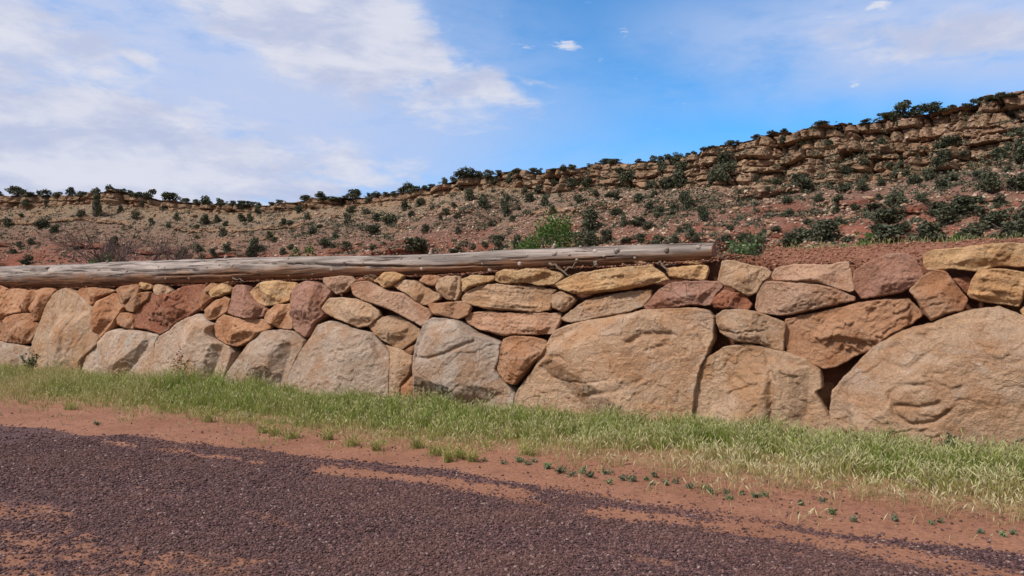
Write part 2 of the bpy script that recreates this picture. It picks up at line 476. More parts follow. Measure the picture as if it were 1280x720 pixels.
def mat_hill():
    m, nt, b = material('hillside')
    P = nt.new('ShaderNodeNewGeometry').outputs['Position']
    k = nt.attr('strata'); cl = nt.attr('cliff')
    low = nt.noise(nt.vmath('MULTIPLY', P, (1, 1, 2)), .05, 7, .6); mid = nt.noise(P, .35, 9, .68); fin = nt.noise(P, 2.2, 8, .72)
    kk = nt.math('ADD', k, nt.math('MULTIPLY_ADD', low, .22, -.11))
    kk = nt.math('ADD', kk, nt.math('MULTIPLY_ADD', mid, .14, -.07))
    soil = nt.ramp(kk, [(0., (.195, .10, .070)), (.22, (.245, .09, .060)), (.36, (.235, .09, .064)), (.48, (.185, .096, .074)), (.62, (.18, .112, .086)), (.75, (.195, .14, .104)), (.88, (.225, .16, .108)), (1., (.24, .165, .108))])
    P2 = nt.vmath('MULTIPLY', P, (.12, .12, 2.4))
    bed = nt.noise(P2, 1.1, 7, .65, .2)
    rock = nt.mix(nt.step(bed, .3, .7), (.185, .115, .075), (.335, .225, .145))
    rock = nt.mix(nt.step(nt.noise(P, .13, 6, .6), .5, .75, 0, .7), rock, (.27, .135, .082))
    redrock = nt.mix(nt.step(bed, .3, .7), (.13, .05, .036), (.225, .085, .056))
    rock = nt.mix(nt.step(kk, .5, .66), redrock, rock)
    rock = nt.gain(rock, nt.step(fin, .25, .75, .8, 1.18))
    v = nt.new('ShaderNodeTexVoronoi'); nt.put(v.inputs['Vector'], P); v.inputs['Scale'].default_value = 1.6
    vs = nt.new('ShaderNodeSeparateColor'); nt.put(vs.inputs[0], v.outputs['Color'])
    chips = nt.math('MULTIPLY', nt.step(vs.outputs[0], .72, .80), nt.step(v.outputs['Distance'], .32, .2))
    chips = nt.math('MULTIPLY', chips, nt.step(mid, .4, .62))
    soil = nt.gain(soil, nt.step(fin, .2, .8, .72, 1.25))
    soil = nt.mix(nt.math('MULTIPLY', nt.step(nt.noise(P, .22, 8, .7), .5, .66), .5), soil, (.18, .145, .10))
    soil = nt.mix(chips, soil, (.33, .25, .185))
    scrub = nt.math('MULTIPLY', nt.step(nt.noise(P, .8, 8, .75), .56, .66), nt.step(nt.noise(P, .09, 4, .6), .35, .6))
    soil = nt.mix(nt.math('MULTIPLY', scrub, .6), soil, (.115, .105, .062))
    c = nt.mix(cl, soil, rock)
    nt.put(b.inputs['Base Color'], c); b.inputs['Roughness'].default_value = .97; b.inputs['Specular IOR Level'].default_value = .05
    bump = nt.new('ShaderNodeBump'); bump.inputs['Strength'].default_value = .9; bump.inputs['Distance'].default_value = .5
    h = nt.math('ADD', nt.math('MULTIPLY', fin, .6), nt.math('ADD', nt.math('MULTIPLY', mid, .9), nt.math('MULTIPLY', nt.math('MULTIPLY', bed, cl), .8)))
    nt.put(bump.inputs['Height'], h); nt.put(b.inputs['Normal'], bump.outputs[0])
    return m


M_STONE = mat_sandstone()
M_GROUND = mat_ground()
M_BANK = mat_soil('red_fill_soil', (.17, .068, .04), (.225, .095, .056), .05, 8)
M_TERR = mat_soil('terrace_soil', (.185, .08, .05), (.25, .115, .072), .05, 5)
M_GRAVEL = mat_island('crushed_lava', [(0, (.034, .018, .020)), (.4, (.082, .041, .042)), (.78, (.138, .070, .064)), (.97, (.19, .11, .10)), (1, (.33, .25, .22))], .85, 60, (.165, .085, .06))
M_CLOD = mat_island('red_clods', [(0, (.15, .06, .038)), (.6, (.25, .107, .064)), (1, (.34, .18, .12))], .95, 30)
M_RUBBLE = mat_island('talus_rubble', [(0, (.14, .07, .05)), (.35, (.23, .135, .096)), (.7, (.33, .225, .16)), (1, (.48, .37, .275))], .95, 3)
M_HILL = mat_hill()
M_JUN = mat_leaf('juniper_foliage', (.04, .05, .029), (.13, .132, .08), .15)
M_SCRUB = mat_leaf('scrub_foliage', (.045, .056, .032), (.13, .13, .085), .15)
M_GREEN = mat_leaf('cottonwood_leaves', (.042, .09, .016), (.10, .17, .035), .25)
M_DULL = mat_leaf('dull_green_leaves', (.06, .078, .04), (.14, .15, .075), .2)
M_PALE = mat_leaf('pale_weed_leaves', (.11, .17, .07), (.22, .27, .14), .25)
M_BLUEW = mat_leaf('blue_green_weed', (.085, .105, .06), (.19, .2, .12), .25)
M_BARK = mat_plain('grey_bark', (.12, .095, .08))
M_TWIG = mat_plain('bare_twigs', (.13, .085, .075))
M_DRY = mat_plain('dead_branch_wood', (.16, .115, .085))
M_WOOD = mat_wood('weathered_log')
M_KNOT = mat_wood('pale_knot_wood', (.42, .34, .29), (.30, .17, .11))
M_GRAIN = mat_plain('cut_end_grain', (.27, .13, .09))
M_BLADE = mat_vcol('grass_blades')
M_DOCK = mat_plain('rusty_seed_stalks', (.28, .105, .05))

# ------------------------------------------------------------------ ground (flat sheet in front of the wall, to the horizon)
def band_axis(a, b, step, far):
    fine = np.arange(a, b + 1e-6, step)
    ext = [step * 1.5]
    while sum(ext) < far: ext.append(ext[-1] * 1.5)
    e = np.cumsum(ext)
    return np.concatenate([(a - e)[::-1], fine, b + e])


gs = band_axis(-26, 4, .055, 2500)
gw = np.concatenate([np.array([-.9]), np.arange(-.4, 10.5, .05), 10.5 + np.cumsum([.1 * 1.45 ** k for k in range(22)])])
SS, WW = np.meshgrid(gs, gw, indexing='ij')


def gravel_amount(s, w):
    """0 dirt .. 1 gravel, on the ground plane"""
    p = np.stack([s, w, 0 * s], 1)
    n = fbm(p * 1.1, 5); n2 = fbm(p * np.array([.35, 1.6, 1]) + 9, 4)
    edge = sstep(w - GRAVEL_EDGE(s) + n * .38, -.16, .2)
    st = STREAK(s)
    fade = sstep(s, -10.5, -7.5) * sstep(s, 1.5, -1)
    streak = np.exp(-((w - st + n2 * .35) / .22) ** 2) * fade * sstep(n + n2 * .6, -.42, .12)
    streak2 = np.exp(-((w - st - .42 + n * .3) / .14) ** 2) * fade * sstep(n2, -.15, .3) * .8
    d_left = np.hypot((s + 6.4) / 2.6, (w - 8.0) / 1.3)           # bare worn patch at the lower left
    bare = sstep(d_left + n * 1.1 + n2 * .9, 1.9, .2) * (.42 + .3 * sstep(fbm(p * 6 + 3, 3), -.3, .3))
    bare2 = sstep(n2 + .35 * n, .18, .5) * .5
    return np.clip(edge * (1 - .95 * streak) * (1 - streak2) * (1 - bare) * (1 - bare2), 0, 1)


def ground_z(s, w):
    p = np.stack([s, w, 0 * s + 3], 1)
    near = sstep(np.hypot(s + 8, w - 4), 60, 25)
    z = .03 * fbm(p * .7, 3) + .016 * fbm(p * 4, 3) * near
    dirt = sstep(w, .3, .9) * sstep(w, GRAVEL_EDGE(s) + .1, GRAVEL_EDGE(s) - .3)
    return z * near + .028 * dirt * np.maximum(fbm(p * 9, 3), -.2) + .05 * sstep(w, .9, 0)


sf, wf = SS.ravel(), WW.ravel()
gz = ground_z(sf, wf)
gmask = gravel_amount(sf, wf)
litter = sstep(wf - GRASS_EDGE(sf), .25, -.4) * sstep(fbm(np.stack([sf, wf, 0 * sf], 1) * 3, 4), -.5, .4)
ns, nw = SS.shape
ii, jj = np.meshgrid(np.arange(ns - 1), np.arange(nw - 1), indexing='ij')
gq = np.stack([ii * nw + jj, ii * nw + jj + 1, (ii + 1) * nw + jj + 1, (ii + 1) * nw + jj], -1).reshape(-1, 4)
ground = link('ground', make_mesh('ground', to_world(sf, -wf, gz), gq[:, ::-1] if False else gq, M_GROUND, attrs={'gravel': gmask, 'litter': litter}))
ground['kind'] = 'structure'

# ------------------------------------------------------------------ log centre line (needed for the terrace height)
LOG_PX = [(-160, 352.5, 25), (-60, 348.5, 26), (0, 346.5, 27), (90, 345, 29.5), (180, 341.5, 31), (250, 340, 30.5), (275, 338.5, 31.5), (320, 336, 28.5), (400, 334.5, 28), (440, 333, 27), (500, 332, 25.5),
          (560, 330, 25.5), (640, 324.5, 25), (700, 322, 24), (760, 319.8, 25), (820, 317, 23), (860, 315.3, 22), (893, 314.2, 21)]
LOG_OFF = .62
log_c = []
for px, py, th in LOG_PX:
    s, z = px_plane(px, py, LOG_OFF); _, z1 = px_plane(px, py - th / 2, LOG_OFF); _, z0 = px_plane(px, py + th / 2, LOG_OFF)
    log_c.append((s, z, (z1 - z0) / 2))
log_c = np.array(log_c)
S_LOGEND = log_c[-1][0]


def terrace_z(s, d):
    """height of the ground behind the wall"""
    s = np.asarray(s, float); d = np.asarray(d, float)
    base = np.interp(s, log_c[:, 0], log_c[:, 1] - log_c[:, 2] - .02)
    base = np.where(s > S_LOGEND, np.interp(s, [S_LOGEND, S_LOGEND + .9, 3], [base[0] * 0 + log_c[-1][1] - log_c[-1][2], 2.18, 2.18]), base)
    p = np.stack([s, d, 0 * s], 1)
    mound = .33 * sstep(s, S_LOGEND + .15, S_LOGEND + .8) * sstep(s, 6, -.3) * sstep(d, .45, 1.35)
    mound += .10 * sstep(s, S_LOGEND - .1, S_LOGEND + .3) * sstep(s, S_LOGEND + 1.2, S_LOGEND + .5) * np.exp(-((d - .55) / .3) ** 2)
    return base + mound * (1 + .25 * fbm(p * 1.3, 3)) + .05 * fbm(p * 2.2 + 5, 4) * sstep(d, .4, .8) + .02 * fbm(p * 9, 3)


# earth fill behind the stones: leaning bank face, then the terrace
bs_ = band_axis(-30, 4, .09, 300)
prof_t = np.linspace(-.3, 1, 16)
dd = np.concatenate([np.arange(.85, 4, .07), 4 + np.cumsum([.1 * 1.22 ** k for k in range(32)])])
rows = []
top0 = terrace_z(bs_, np.full(len(bs_), .8))
for t in prof_t:
    z = t * top0 if t > 0 else np.full(len(bs_), t)
    rows.append(to_world(bs_, .40 + BATTER * z, z) + (.05 * fbm(np.stack([bs_ * 3, 0 * bs_ + t * 9, 0 * bs_], 1), 3))[:, None] * IN)
for d in dd:
    rows.append(to_world(bs_, np.full(len(bs_), d), terrace_z(bs_, np.full(len(bs_), d))))
R_ = np.stack(rows, 1); n1, n2 = R_.shape[:2]
ii, jj = np.meshgrid(np.arange(n1 - 1), np.arange(n2 - 1), indexing='ij')
q = np.stack([ii * n2 + jj, (ii + 1) * n2 + jj, (ii + 1) * n2 + jj + 1, ii * n2 + jj + 1], -1).reshape(-1, 4)
mi = np.where(jj.ravel() < len(prof_t) - 1, 0, 1)
terrace = link('terrain', make_mesh('terrain', R_.reshape(-1, 3), q, [M_BANK, M_TERR], mat_idx=mi)); terrace['kind'] = 'structure'

# ------------------------------------------------------------------ hill
RIM = [(-900, 262), (-400, 256), (-60, 246), (0, 245), (60, 243), (140, 238.5), (200, 247), (280, 254), (330, 254), (370, 249), (440, 246), (500, 241), (540, 232), (580, 222), (620, 216), (700, 212), (730, 205), (760, 203), (830, 199), (865, 191), (900, 182), (930, 174), (1000, 163), (1020, 156), (1040, 154), (1100, 149), (1170, 139), (1200, 132), (1220, 127), (1280, 117), (1400, 100), (1800, 60), (2300, 30)]
DEPTH = [(-900, 330), (0, 238), (320, 218), (640, 186), (960, 150), (1280, 118), (1800, 92), (2300, 80)]
cols = np.concatenate([np.arange(-900, -60, 12), np.arange(-60, 1345, 1.6), np.arange(1345, 2300, 14)])
ry = np.interp(cols, *zip(*RIM)); rY = np.interp(cols, *zip(*DEPTH))
ker = np.ones(41) / 41; rYs = np.convolve(np.pad(rY, 20, 'edge'), ker, 'valid')
rimw = np.stack([(cols - 640) / F * rYs, rYs, CAMZ + (390 - ry) / F * rYs], 1)
tang = np.gradient(rimw[:, :2], axis=0); tang /= np.linalg.norm(tang, axis=1)[:, None]
out = np.stack([tang[:, 1], -tang[:, 0]], 1); out = np.where((out[:, 1] < 0)[:, None], out, -out)
out = np.stack([np.convolve(np.pad(out[:, k], 60, 'edge'), np.ones(121) / 121, 'valid') for k in (0, 1)], 1)
out /= np.linalg.norm(out, axis=1)[:, None]
arc = np.concatenate([[0], np.cumsum(np.linalg.norm(np.diff(rimw[:, :2], axis=0), axis=1))])
vs_ = np.concatenate([np.linspace(0, .62, 130), np.linspace(.622, 1, 120), 1 + np.array([.01, .03, .06, .1, .16, .25, .4, .7, 1.2, 2.5])])
U, V = np.meshgrid(np.arange(len(cols)), vs_, indexing='ij'); U = U.ravel(); V = V.ravel()
cb = np.interp(cols, [0, 400, 600, 700, 850, 960, 1280], [.90, .92, .89, .84, .79, .65, .64])[U]      # where the cliff band begins
A = arc[U]
n_l = fbm(np.stack([A / 30, V * 3, 0 * V], 1), 4)
L = 58.
# profile: plan distance from the rim (m) against v, height fraction against v
vq = np.clip(V, 0, 1)
kbase = np.where(vq < cb, vq / cb, 1.)
talus_h = cb * (.55 * kbase + .45 * kbase ** 1.7) * .97
cl_t = np.clip((vq - cb) / (1 - cb), 0, 1)
kh = np.where(vq < cb, talus_h, cb * .97 + (1 - cb * .97) * cl_t)
ledge_n = fbm(np.stack([A / 14, V * 2 + 7, 0 * V], 1), 3)
# ledges: pull height into steps
def steps(k, n, sharp):
    f = k * n; i = np.floor(f); r = f - i
    return (i + sstep(r, .5 - sharp, .5 + sharp)) / n
kw = kh + .012 * ledge_n
st1 = steps(kw, 9, .16) - .012 * ledge_n; st2 = steps(kw + .03, 23, .2) - .03 - .012 * ledge_n
ledg = sstep(fbm(np.stack([A / 22 + 40, kh * 6, 0 * V], 1), 4), -.05, .3)
amt = np.where(vq < cb, .62 * ledg, .32 * sstep(fbm(np.stack([A / 12 + 5, kh * 8, 0 * V], 1), 3), -.25, .3))
k2 = kh + amt * (.55 * (st1 - kh) + .45 * (st2 - kh))
k2 = np.where(V >= 1, 1., k2); k2 = np.where(vq > .985, np.maximum(k2, kh), k2)
dist = np.where(vq < cb, (1 - kbase) * (L - 7 * (1 - cb) / .3 * 1.0) + 9 * (1 - cb) / .3, 9 * (1 - cb) / .3 * (1 - cl_t) ** 1.15)
# blocky relief on the cliff: beds of uneven thickness, broken into blocks by upright joints
bedk = (kh + .050 * fbm(np.stack([A / 22 + 9, 0 * V, 0 * V], 1), 3) + .02 * fbm(np.stack([A / 5 + 2, kh * 4, 0 * V], 1), 2)) * 17 + 1.3 * fbm(np.stack([0 * A, kh * 9, 0 * V + 2], 1), 2)
row = np.floor(bedk); rf = bedk - row; ri = row.astype(np.int64)
rw = 2.4 + 4.6 * _perm[(ri * 37 + 11) & 255] / 255.
bx = A / rw + _perm[(ri * 91 + 5) & 255] / 17. + .12 * fbm(np.stack([A / 2.5, bedk, 0 * V], 1), 2)
bi = np.floor(bx).astype(np.int64); bf = bx - bi
cv = _perm[(_perm[bi & 255] + ri * 13) & 511] / 255.
rowoff = _perm[(ri * 53 + 7) & 255] / 255.
ce = np.minimum(np.minimum(bf, 1 - bf) * rw, np.minimum(rf, 1 - rf) * 2.2)
cv2, ce2 = cellnoise(np.stack([A / 1.9, kh * 30 + .4 * ledge_n], 1), 11)
is_cliff = sstep(vq, cb - .015, cb + .03) * (V <= 1.0001)
ledge_face = np.clip(amt * (vq < cb) * sstep(np.abs((kw * 9) % 1 - .5), .22, .1), 0, 1) * sstep(ledg, .35, .8)
rel = is_cliff * (2.6 * (cv - .5) + .9 * (rowoff - .5) + .9 * (cv2 - .5) - 1.3 * sstep(ce, .4, .0) + 3.6 * fbm(np.stack([A / 6, kh * 2, 0 * V + 4], 1), 4) - 2.4 * sstep(np.abs(fbm(np.stack([A / 8 + kh * 1.5 + 60, kh * 1.2, 0 * V], 1), 3)), .07, .0)) * sstep(V, 1.02, .99)
rel += (1 - is_cliff) * (.9 * (cv2 - .5)) * ledge_face
gully = fbm(np.stack([A / 16 + vq * .8, vq * 1.1, 0 * V], 1), 4) * 3.2 * np.sin(np.pi * np.clip(vq, .02, .9)) + fbm(np.stack([A / 26 + 70, vq * .6, 0 * V + 5], 1), 3) * 5 * sstep(vq, 1.02, .8)
rimz = rimw[U, 2] + 1.3 * (_perm[(_perm[np.floor(A / 6.5 + .4 * fbm(np.stack([A / 9, 0 * A, 0 * A], 1), 2)).astype(np.int64) & 255]) & 255] / 255. - .5) * sstep(V, .9, .985) + .8 * fbm(np.stack([A / 5, 0 * A, 0 * A + 8], 1), 3) * sstep(V, .9, .985)
broken = sstep(fbm(np.stack([A / 17 + 33, vq * 5, 0 * V], 1), 4) + np.interp(cols, [0, 600, 800, 960], [-.05, -.02, .1, .45])[U], -.22, .12)
rel = rel * (.35 + .65 * broken)
px_of = cols[U]
for (x0, x1, ka, kb_, pw, hang) in [(462, 628, .25, .36, 1.0, 0), (925, 1022, .27, .33, .9, 0), (1030, 1075, .33, .36, .8, .3), (1180, 1240, .40, .425, .7, 1.), (-60, 92, .50, .53, .6, 1.2), (150, 208, .50, .53, .6, 1.2), (215, 295, .475, .50, .6, 1.2),
                                    (320, 420, .42, .455, .6, .8), (480, 625, .43, .46, .6, .8), (730, 772, .45, .50, .8, .5), (640, 700, .33, .36, .7, .3), (850, 905, .36, .39, .6, .3), (-60, 130, .30, .35, .8, .2), (150, 330, .28, .32, .7, .3),
                                    (945, 1040, .605, .635, .8, 1.4), (400, 460, .27, .31, .7, .2), (1090, 1150, .48, .51, .6, .5), (700, 830, .62, .66, .6, .6), (560, 640, .66, .69, .6, .6), (240, 420, .70, .73, .5, .6), (20, 200, .72, .75, .5, .6)]:
    kn = kh + .02 * fbm(np.stack([A / 9 + 3 * ka * 10, 0 * V, 0 * V + ka * 50], 1), 3)
    mx = sstep(px_of + 14 * fbm(np.stack([A / 4, kh * 20, 0 * V + ka * 90], 1), 2), x0, x0 + 16) * sstep(px_of, x1, x1 - 16)
    inb = sstep(kn, ka - .004, ka + .004)
    D = np.clip(kn - ka, 0, kb_ - ka) * L / cb * pw * (1 - sstep(kn, kb_, kb_ + .09)) + hang * inb * (1 - sstep(kn, ka + .01, kb_ + .03)) + .6 * (cv2 - .5) * inb * sstep(kn, kb_ + .01, kb_)
    rel = rel + D * mx
    ledge_face = np.maximum(ledge_face, mx * inb * sstep(kn, kb_ + .008, kb_))
front = dist + rel + gully
z0 = 1.9
Z = z0 + (rimz - z0) * k2
pos3 = np.stack([rimw[U, 0] + out[U, 0] * front, rimw[U, 1] + out[U, 1] * front, Z], 1)
back = np.clip(V - 1, 0, None) * 60
pos3[:, 0] -= out[U, 0] * back; pos3[:, 1] -= out[U, 1] * back; pos3[:, 2] -= back * .03
rough = fbm(pos3 / 1.6, 4) * .42 + fbm(pos3 / 5.5, 3) * .7
pos3[:, 2] += rough * (1 - is_cliff * .6) * np.where(V > .97, .35, 1.)
pos3[:, :2] += (out[U] * (fbm(pos3 / 1.3 + 3, 3) * .5)[:, None]) * is_cliff[:, None]
nU, nV = len(cols), len(vs_)
ii, jj = np.meshgrid(np.arange(nU - 1), np.arange(nV - 1), indexing='ij')
hq = np.stack([ii * nV + jj, (ii + 1) * nV + jj, (ii + 1) * nV + jj + 1, ii * nV + jj + 1], -1).reshape(-1, 4)
hill = link('hill', make_mesh('hill', pos3, hq, M_HILL, smooth=False, attrs={'strata': np.clip(k2, 0, 1), 'cliff': np.clip(np.maximum(is_cliff, ledge_face), 0, 1)}))
hill['kind'] = 'structure'
bvh = BVHTree.FromPolygons([tuple(p) for p in pos3], [tuple(int(a) for a in f) for f in hq])
EYE = Vector((0, 0, CAMZ))


def hill_at(px, py, tries=14):
    for k in range(tries):
        d = Vector(px_dir(px, py + k)).normalized()
        h = bvh.ray_cast(EYE, d, 600)
        if h[0] is not None and h[0].y > 40: return h[0], h[1]
    return None, None


# ------------------------------------------------------------------ loose stones
ICO_V = []
_p = (1 + 5 ** .5) / 2
for a, b in ((-1, _p), (1, _p), (-1, -_p), (1, -_p)): ICO_V.append((a, b, 0))
for a, b in ((-1, _p), (1, _p), (-1, -_p), (1, -_p)): ICO_V.append((0, a, b))
for a, b in ((_p, -1), (_p, 1), (-_p, -1), (-_p, 1)): ICO_V.append((a, 0, b))
ICO_V = np.array(ICO_V, float); ICO_V /= np.linalg.norm(ICO_V[0])
ICO_F = np.array([(0, 11, 5), (0, 5, 1), (0, 1, 7), (0, 7, 10), (0, 10, 11), (1, 5, 9), (5, 11, 4), (11, 10, 2), (10, 7, 6), (7, 1, 8), (3, 9, 4), (3, 4, 2), (3, 2, 6), (3, 6, 8), (3, 8, 9), (4, 9, 5), (2, 4, 11), (6, 2, 10), (8, 6, 7), (9, 8, 1)])


def rand_rot(n):
    q = rng.normal(size=(n, 4)); q /= np.linalg.norm(q, axis=1)[:, None]; w, x, y, z = q.T
    return np.stack([1 - 2 * (y * y + z * z), 2 * (x * y - z * w), 2 * (x * z + y * w), 2 * (x * y + z * w), 1 - 2 * (x * x + z * z), 2 * (y * z - x * w), 2 * (x * z - y * w), 2 * (y * z + x * w), 1 - 2 * (x * x + y * y)], 1).reshape(n, 3, 3)


def pebble_cloud(name, centres, size, mat, flat=.75, sink=.15):
    n = len(centres)
    v = ICO_V[None] * (1 + rng.uniform(-.3, .3, (n, 12, 1)))
    v = v * rng.uniform(.6, 1.25, (n, 1, 3))
    v = np.einsum('nij,nkj->nki', rand_rot(n), v)
    v[:, :, 2] *= flat
    v = v * size[:, None, None] + centres[:, None]
    v[:, :, 2] += (size * (.5 - sink))[:, None] * flat
    f = (ICO_F[None] + (np.arange(n) * 12)[:, None, None]).reshape(-1, 3)
    return link(name, make_mesh(name, v.reshape(-1, 3), f, mat, smooth=False))


def scatter_ground(n, rmin, rmax, dens_fn, half=.80):
    """points on the ground, in a wide wedge in front of the camera"""
    r = np.sqrt(rng.uniform(rmin ** 2, rmax ** 2, n)); a = rng.uniform(-half, half, n)
    P = np.stack([r * np.sin(a), r * np.cos(a), 0 * r], 1)
    rel = P - P0; s = rel @ AX; w = -(rel @ IN)
    keep = (w > .0) & (rng.uniform(size=n) < dens_fn(s, w))
    P, s, w = P[keep], s[keep], w[keep]
    P[:, 2] = ground_z(s, w)
    return P, s, w


gp, gsz = [], []
for n, r0, r1, lo, hi in ((120000, 3.6, 7, .0045, .0175), (80000, 7, 11, .0055, .021), (30000, 11, 18, .009, .026), (9000, 18, 30, .014, .03)):
    P, s, w = scatter_ground(n, r0, r1, lambda s, w: np.clip(gravel_amount(s, w) ** 1.3 * 1.05, .02, 1) * (w > GRASS_EDGE(s) - .1))
    gp.append(P); gsz.append(lo + (hi - lo) * rng.beta(1.6, 3.2, len(P)))
pebble_cloud('gravel', np.concatenate(gp), np.concatenate(gsz), M_GRAVEL)
tag(bpy.data.objects['gravel'], 'dark purple crushed lava gravel covering the dirt road', 'gravel', kind='stuff')

P, s, w = scatter_ground(16000, 4, 24, lambda s, w: (w > GRASS_EDGE(s) - .7) * (w < GRAVEL_EDGE(s) + .5) * 1.)
pebble_cloud('dirt_clods', P, .004 + .016 * rng.beta(1.2, 5, len(P)), M_CLOD, .7, .3)
tag(bpy.data.objects['dirt_clods'], 'small red dirt clods on the bare strip before the grass', 'dirt clods', kind='stuff')

# crumbly fill on the mound at the right, and under the log
n = 9000
s = rng.uniform(S_LOGEND - .2, 3.5, n); d = .42 + 1.6 * rng.beta(1.2, 1.6, n)
s2 = rng.uniform(-24, S_LOGEND, 5000); d2 = rng.uniform(.4, 1.1, 5000)
s = np.concatenate([s, s2]); d = np.concatenate([d, d2])
pebble_cloud('fill_soil', to_world(s, d, terrace_z(s, d)), .006 + .034 * rng.beta(1.1, 5, len(s)), M_CLOD, .8, .2)
tag(bpy.data.objects['fill_soil'], 'crumbly red fill soil heaped behind the top stones', 'soil', kind='stuff')

# ------------------------------------------------------------------ the stones of the wall
CROPS = {'A': (0, 320, 4.5), 'B': (160, 320, 4.5), 'C': (340, 320, 4.0), 'D': (500, 310, 823 / 240), 'E': (680, 300, 3.0), 'F': (850, 290, 665 / 240), 'G': (1040, 290, 640 / 240), 'P': (0, 0, 1.)}
TINTS = {  # base colour, iron stain colour
    'orange': ((.40, .212, .12), (.35, .16, .08)), 'tan': ((.415, .265, .168), (.375, .21, .115)), 'yellow': ((.455, .285, .15), (.41, .222, .105)),
    'grey': ((.385, .285, .222), (.37, .23, .15)), 'purple': ((.315, .165, .118), (.285, .138, .09)), 'red': ((.31, .128, .072), (.26, .095, .052)),
    'pink': ((.405, .24, .158), (.37, .19, .112)), 'buff': ((.38, .246, .160), (.36, .20, .112)), 'brown': ((.35, .19, .108), (.32, .145, .073))}
STONE_GROUP = 'stacked stones of the retaining wall'
STONES = []
def S(crop, name, tint, label, pts, **o): STONES.append((crop, name, tint, label, pts, o))
S('A', 'stone', 'orange', 'sliver of orange stone under the log at the very left edge', [(-60, 175), (5, 165), (38, 186), (18, 208), (-60, 222)])
S('A', 'stone', 'orange', 'knobbly orange stone at the left edge below the log, above the round one', [(-70, 215), (20, 205), (60, 185), (120, 185), (142, 200), (138, 245), (105, 290), (112, 315), (70, 330), (20, 355), (-70, 365)], rough=1.6)
S('A', 'stone', 'orange', 'narrow orange stone squeezed between the knobbly left one and a tall wedge', [(142, 200), (175, 188), (205, 195), (195, 235), (160, 275), (150, 315), (120, 310), (108, 280), (135, 245)])
S('A', 'stone', 'orange', 'tall orange wedge stone pointing down left of the pale leaning boulder', [(205, 195), (245, 180), (290, 182), (308, 195), (280, 235), (245, 300), (215, 360), (185, 368), (170, 345), (180, 320), (157, 300), (170, 270), (195, 240)], planes=[(-30, .8, .2)])
S('A', 'stone', 'orange', 'round orange stone above the low grey boulder at the left edge', [(10, 375), (50, 340), (100, 325), (160, 320), (178, 340), (215, 385), (205, 430), (170, 480), (130, 497), (30, 485), (15, 450), (5, 410)], bulge=1.2)
S('A', 'stone', 'orange', 'cut off orange stone on the left edge beside the round one', [(-70, 375), (0, 370), (8, 410), (22, 475), (-70, 480)])
S('A', 'boulder', 'grey', 'low grey boulder in the grass at the lower left edge', [(-90, 485), (30, 480), (80, 492), (160, 515), (168, 560), (150, 720), (-90, 720)], stain=.7)
S('A', 'boulder', 'tan', 'tall pale boulder with a rounded top and an orange right flank, near the left', [(170, 560), (185, 480), (215, 400), (240, 340), (255, 290), (300, 215), (335, 192), (370, 182), (440, 220), (480, 265), (510, 300), (525, 360), (520, 410), (555, 460), (545, 500), (490, 548), (455, 590), (450, 720), (170, 720)], stain=.55, band=.25, bed=78, cracks=[([(455, 255), (425, 340), (392, 430), (385, 560), (410, 640)], .09, .09)], planes=[(0, .35, .1), (140, .3, .2)])
S('A', 'stone', 'orange', 'orange stone with a pointed underside, right of the pale boulder top', [(435, 205), (445, 185), (520, 175), (640, 190), (645, 200), (560, 230), (515, 275), (490, 265), (465, 235)], planes=[(-90, .9, .05)])
S('A', 'stone', 'orange', 'upright tan kite stone right of the tall pale boulder', [(515, 290), (560, 250), (640, 208), (665, 225), (672, 265), (690, 290), (650, 350), (620, 400), (565, 460), (530, 420), (520, 400), (525, 350)], planes=[(0, .7, .25)])
S('A', 'stone', 'brown', 'brown heart shaped stone directly under the log, right of the kite stone', [(650, 190), (680, 170), (770, 158), (780, 185), (770, 215), (720, 250), (695, 270), (675, 265), (668, 225)])
S('A', 'stone', 'yellow', 'small yellow block just under the log, left part of the wall', [(780, 150), (800, 145), (850, 160), (850, 185), (815, 193), (785, 185)])
S('A', 'stone', 'buff', 'small buff stone right of the small yellow block under the log', [(860, 165), (885, 158), (930, 170), (962, 200), (920, 225), (885, 225), (862, 200)])
S('A', 'stone', 'brown', 'brown rounded stone left of the big pitted red one', [(705, 280), (740, 230), (790, 205), (840, 200), (830, 240), (790, 270), (755, 315), (730, 315), (705, 300)])
S('A', 'stone', 'orange', 'small orange stone at the lower left of the big pitted red one', [(655, 350), (680, 318), (745, 320), (752, 350), (750, 410), (700, 405), (660, 385)])
S('B', 'stone', 'red', 'big pitted red conglomerate stone slanting up under the log', [(30, 380), (35, 320), (60, 280), (110, 240), (145, 205), (240, 215), (310, 170), (410, 160), (432, 180), (400, 230), (410, 290), (330, 345), (260, 385), (230, 415), (180, 440), (110, 415), (40, 400)], pit=1., rough=1.9, seed=2, planes=[(-60, .6, .3)])
S('B', 'stone', 'tan', 'little pale stone behind the top of the pitted red one', [(268, 195), (290, 180), (318, 184), (300, 206), (275, 208)], off=.12)
S('B', 'stone', 'brown', 'brown stone standing at the right end of the pitted red one', [(432, 180), (470, 150), (500, 160), (490, 190), (450, 210), (470, 240), (430, 285), (415, 310), (400, 270), (400, 230)])
S('B', 'stone', 'yellow', 'yellow stone wedged over a small tan one, right of the pitted red', [(450, 205), (475, 180), (530, 155), (580, 185), (580, 200), (520, 225), (465, 235)], planes=[(-90, .8, .0)])
S('B', 'stone', 'orange', 'small tan stone under the wedged yellow one', [(430, 305), (480, 255), (545, 228), (570, 245), (560, 310), (490, 355), (455, 362), (435, 345)], planes=[(-70, .8, .2)])
S('B', 'stone', 'purple', 'dusty pink triangular stone between two yellow ones', [(560, 320), (580, 250), (590, 180), (610, 162), (660, 165), (690, 225), (740, 275), (775, 300), (760, 340), (720, 350), (650, 350), (590, 335)])
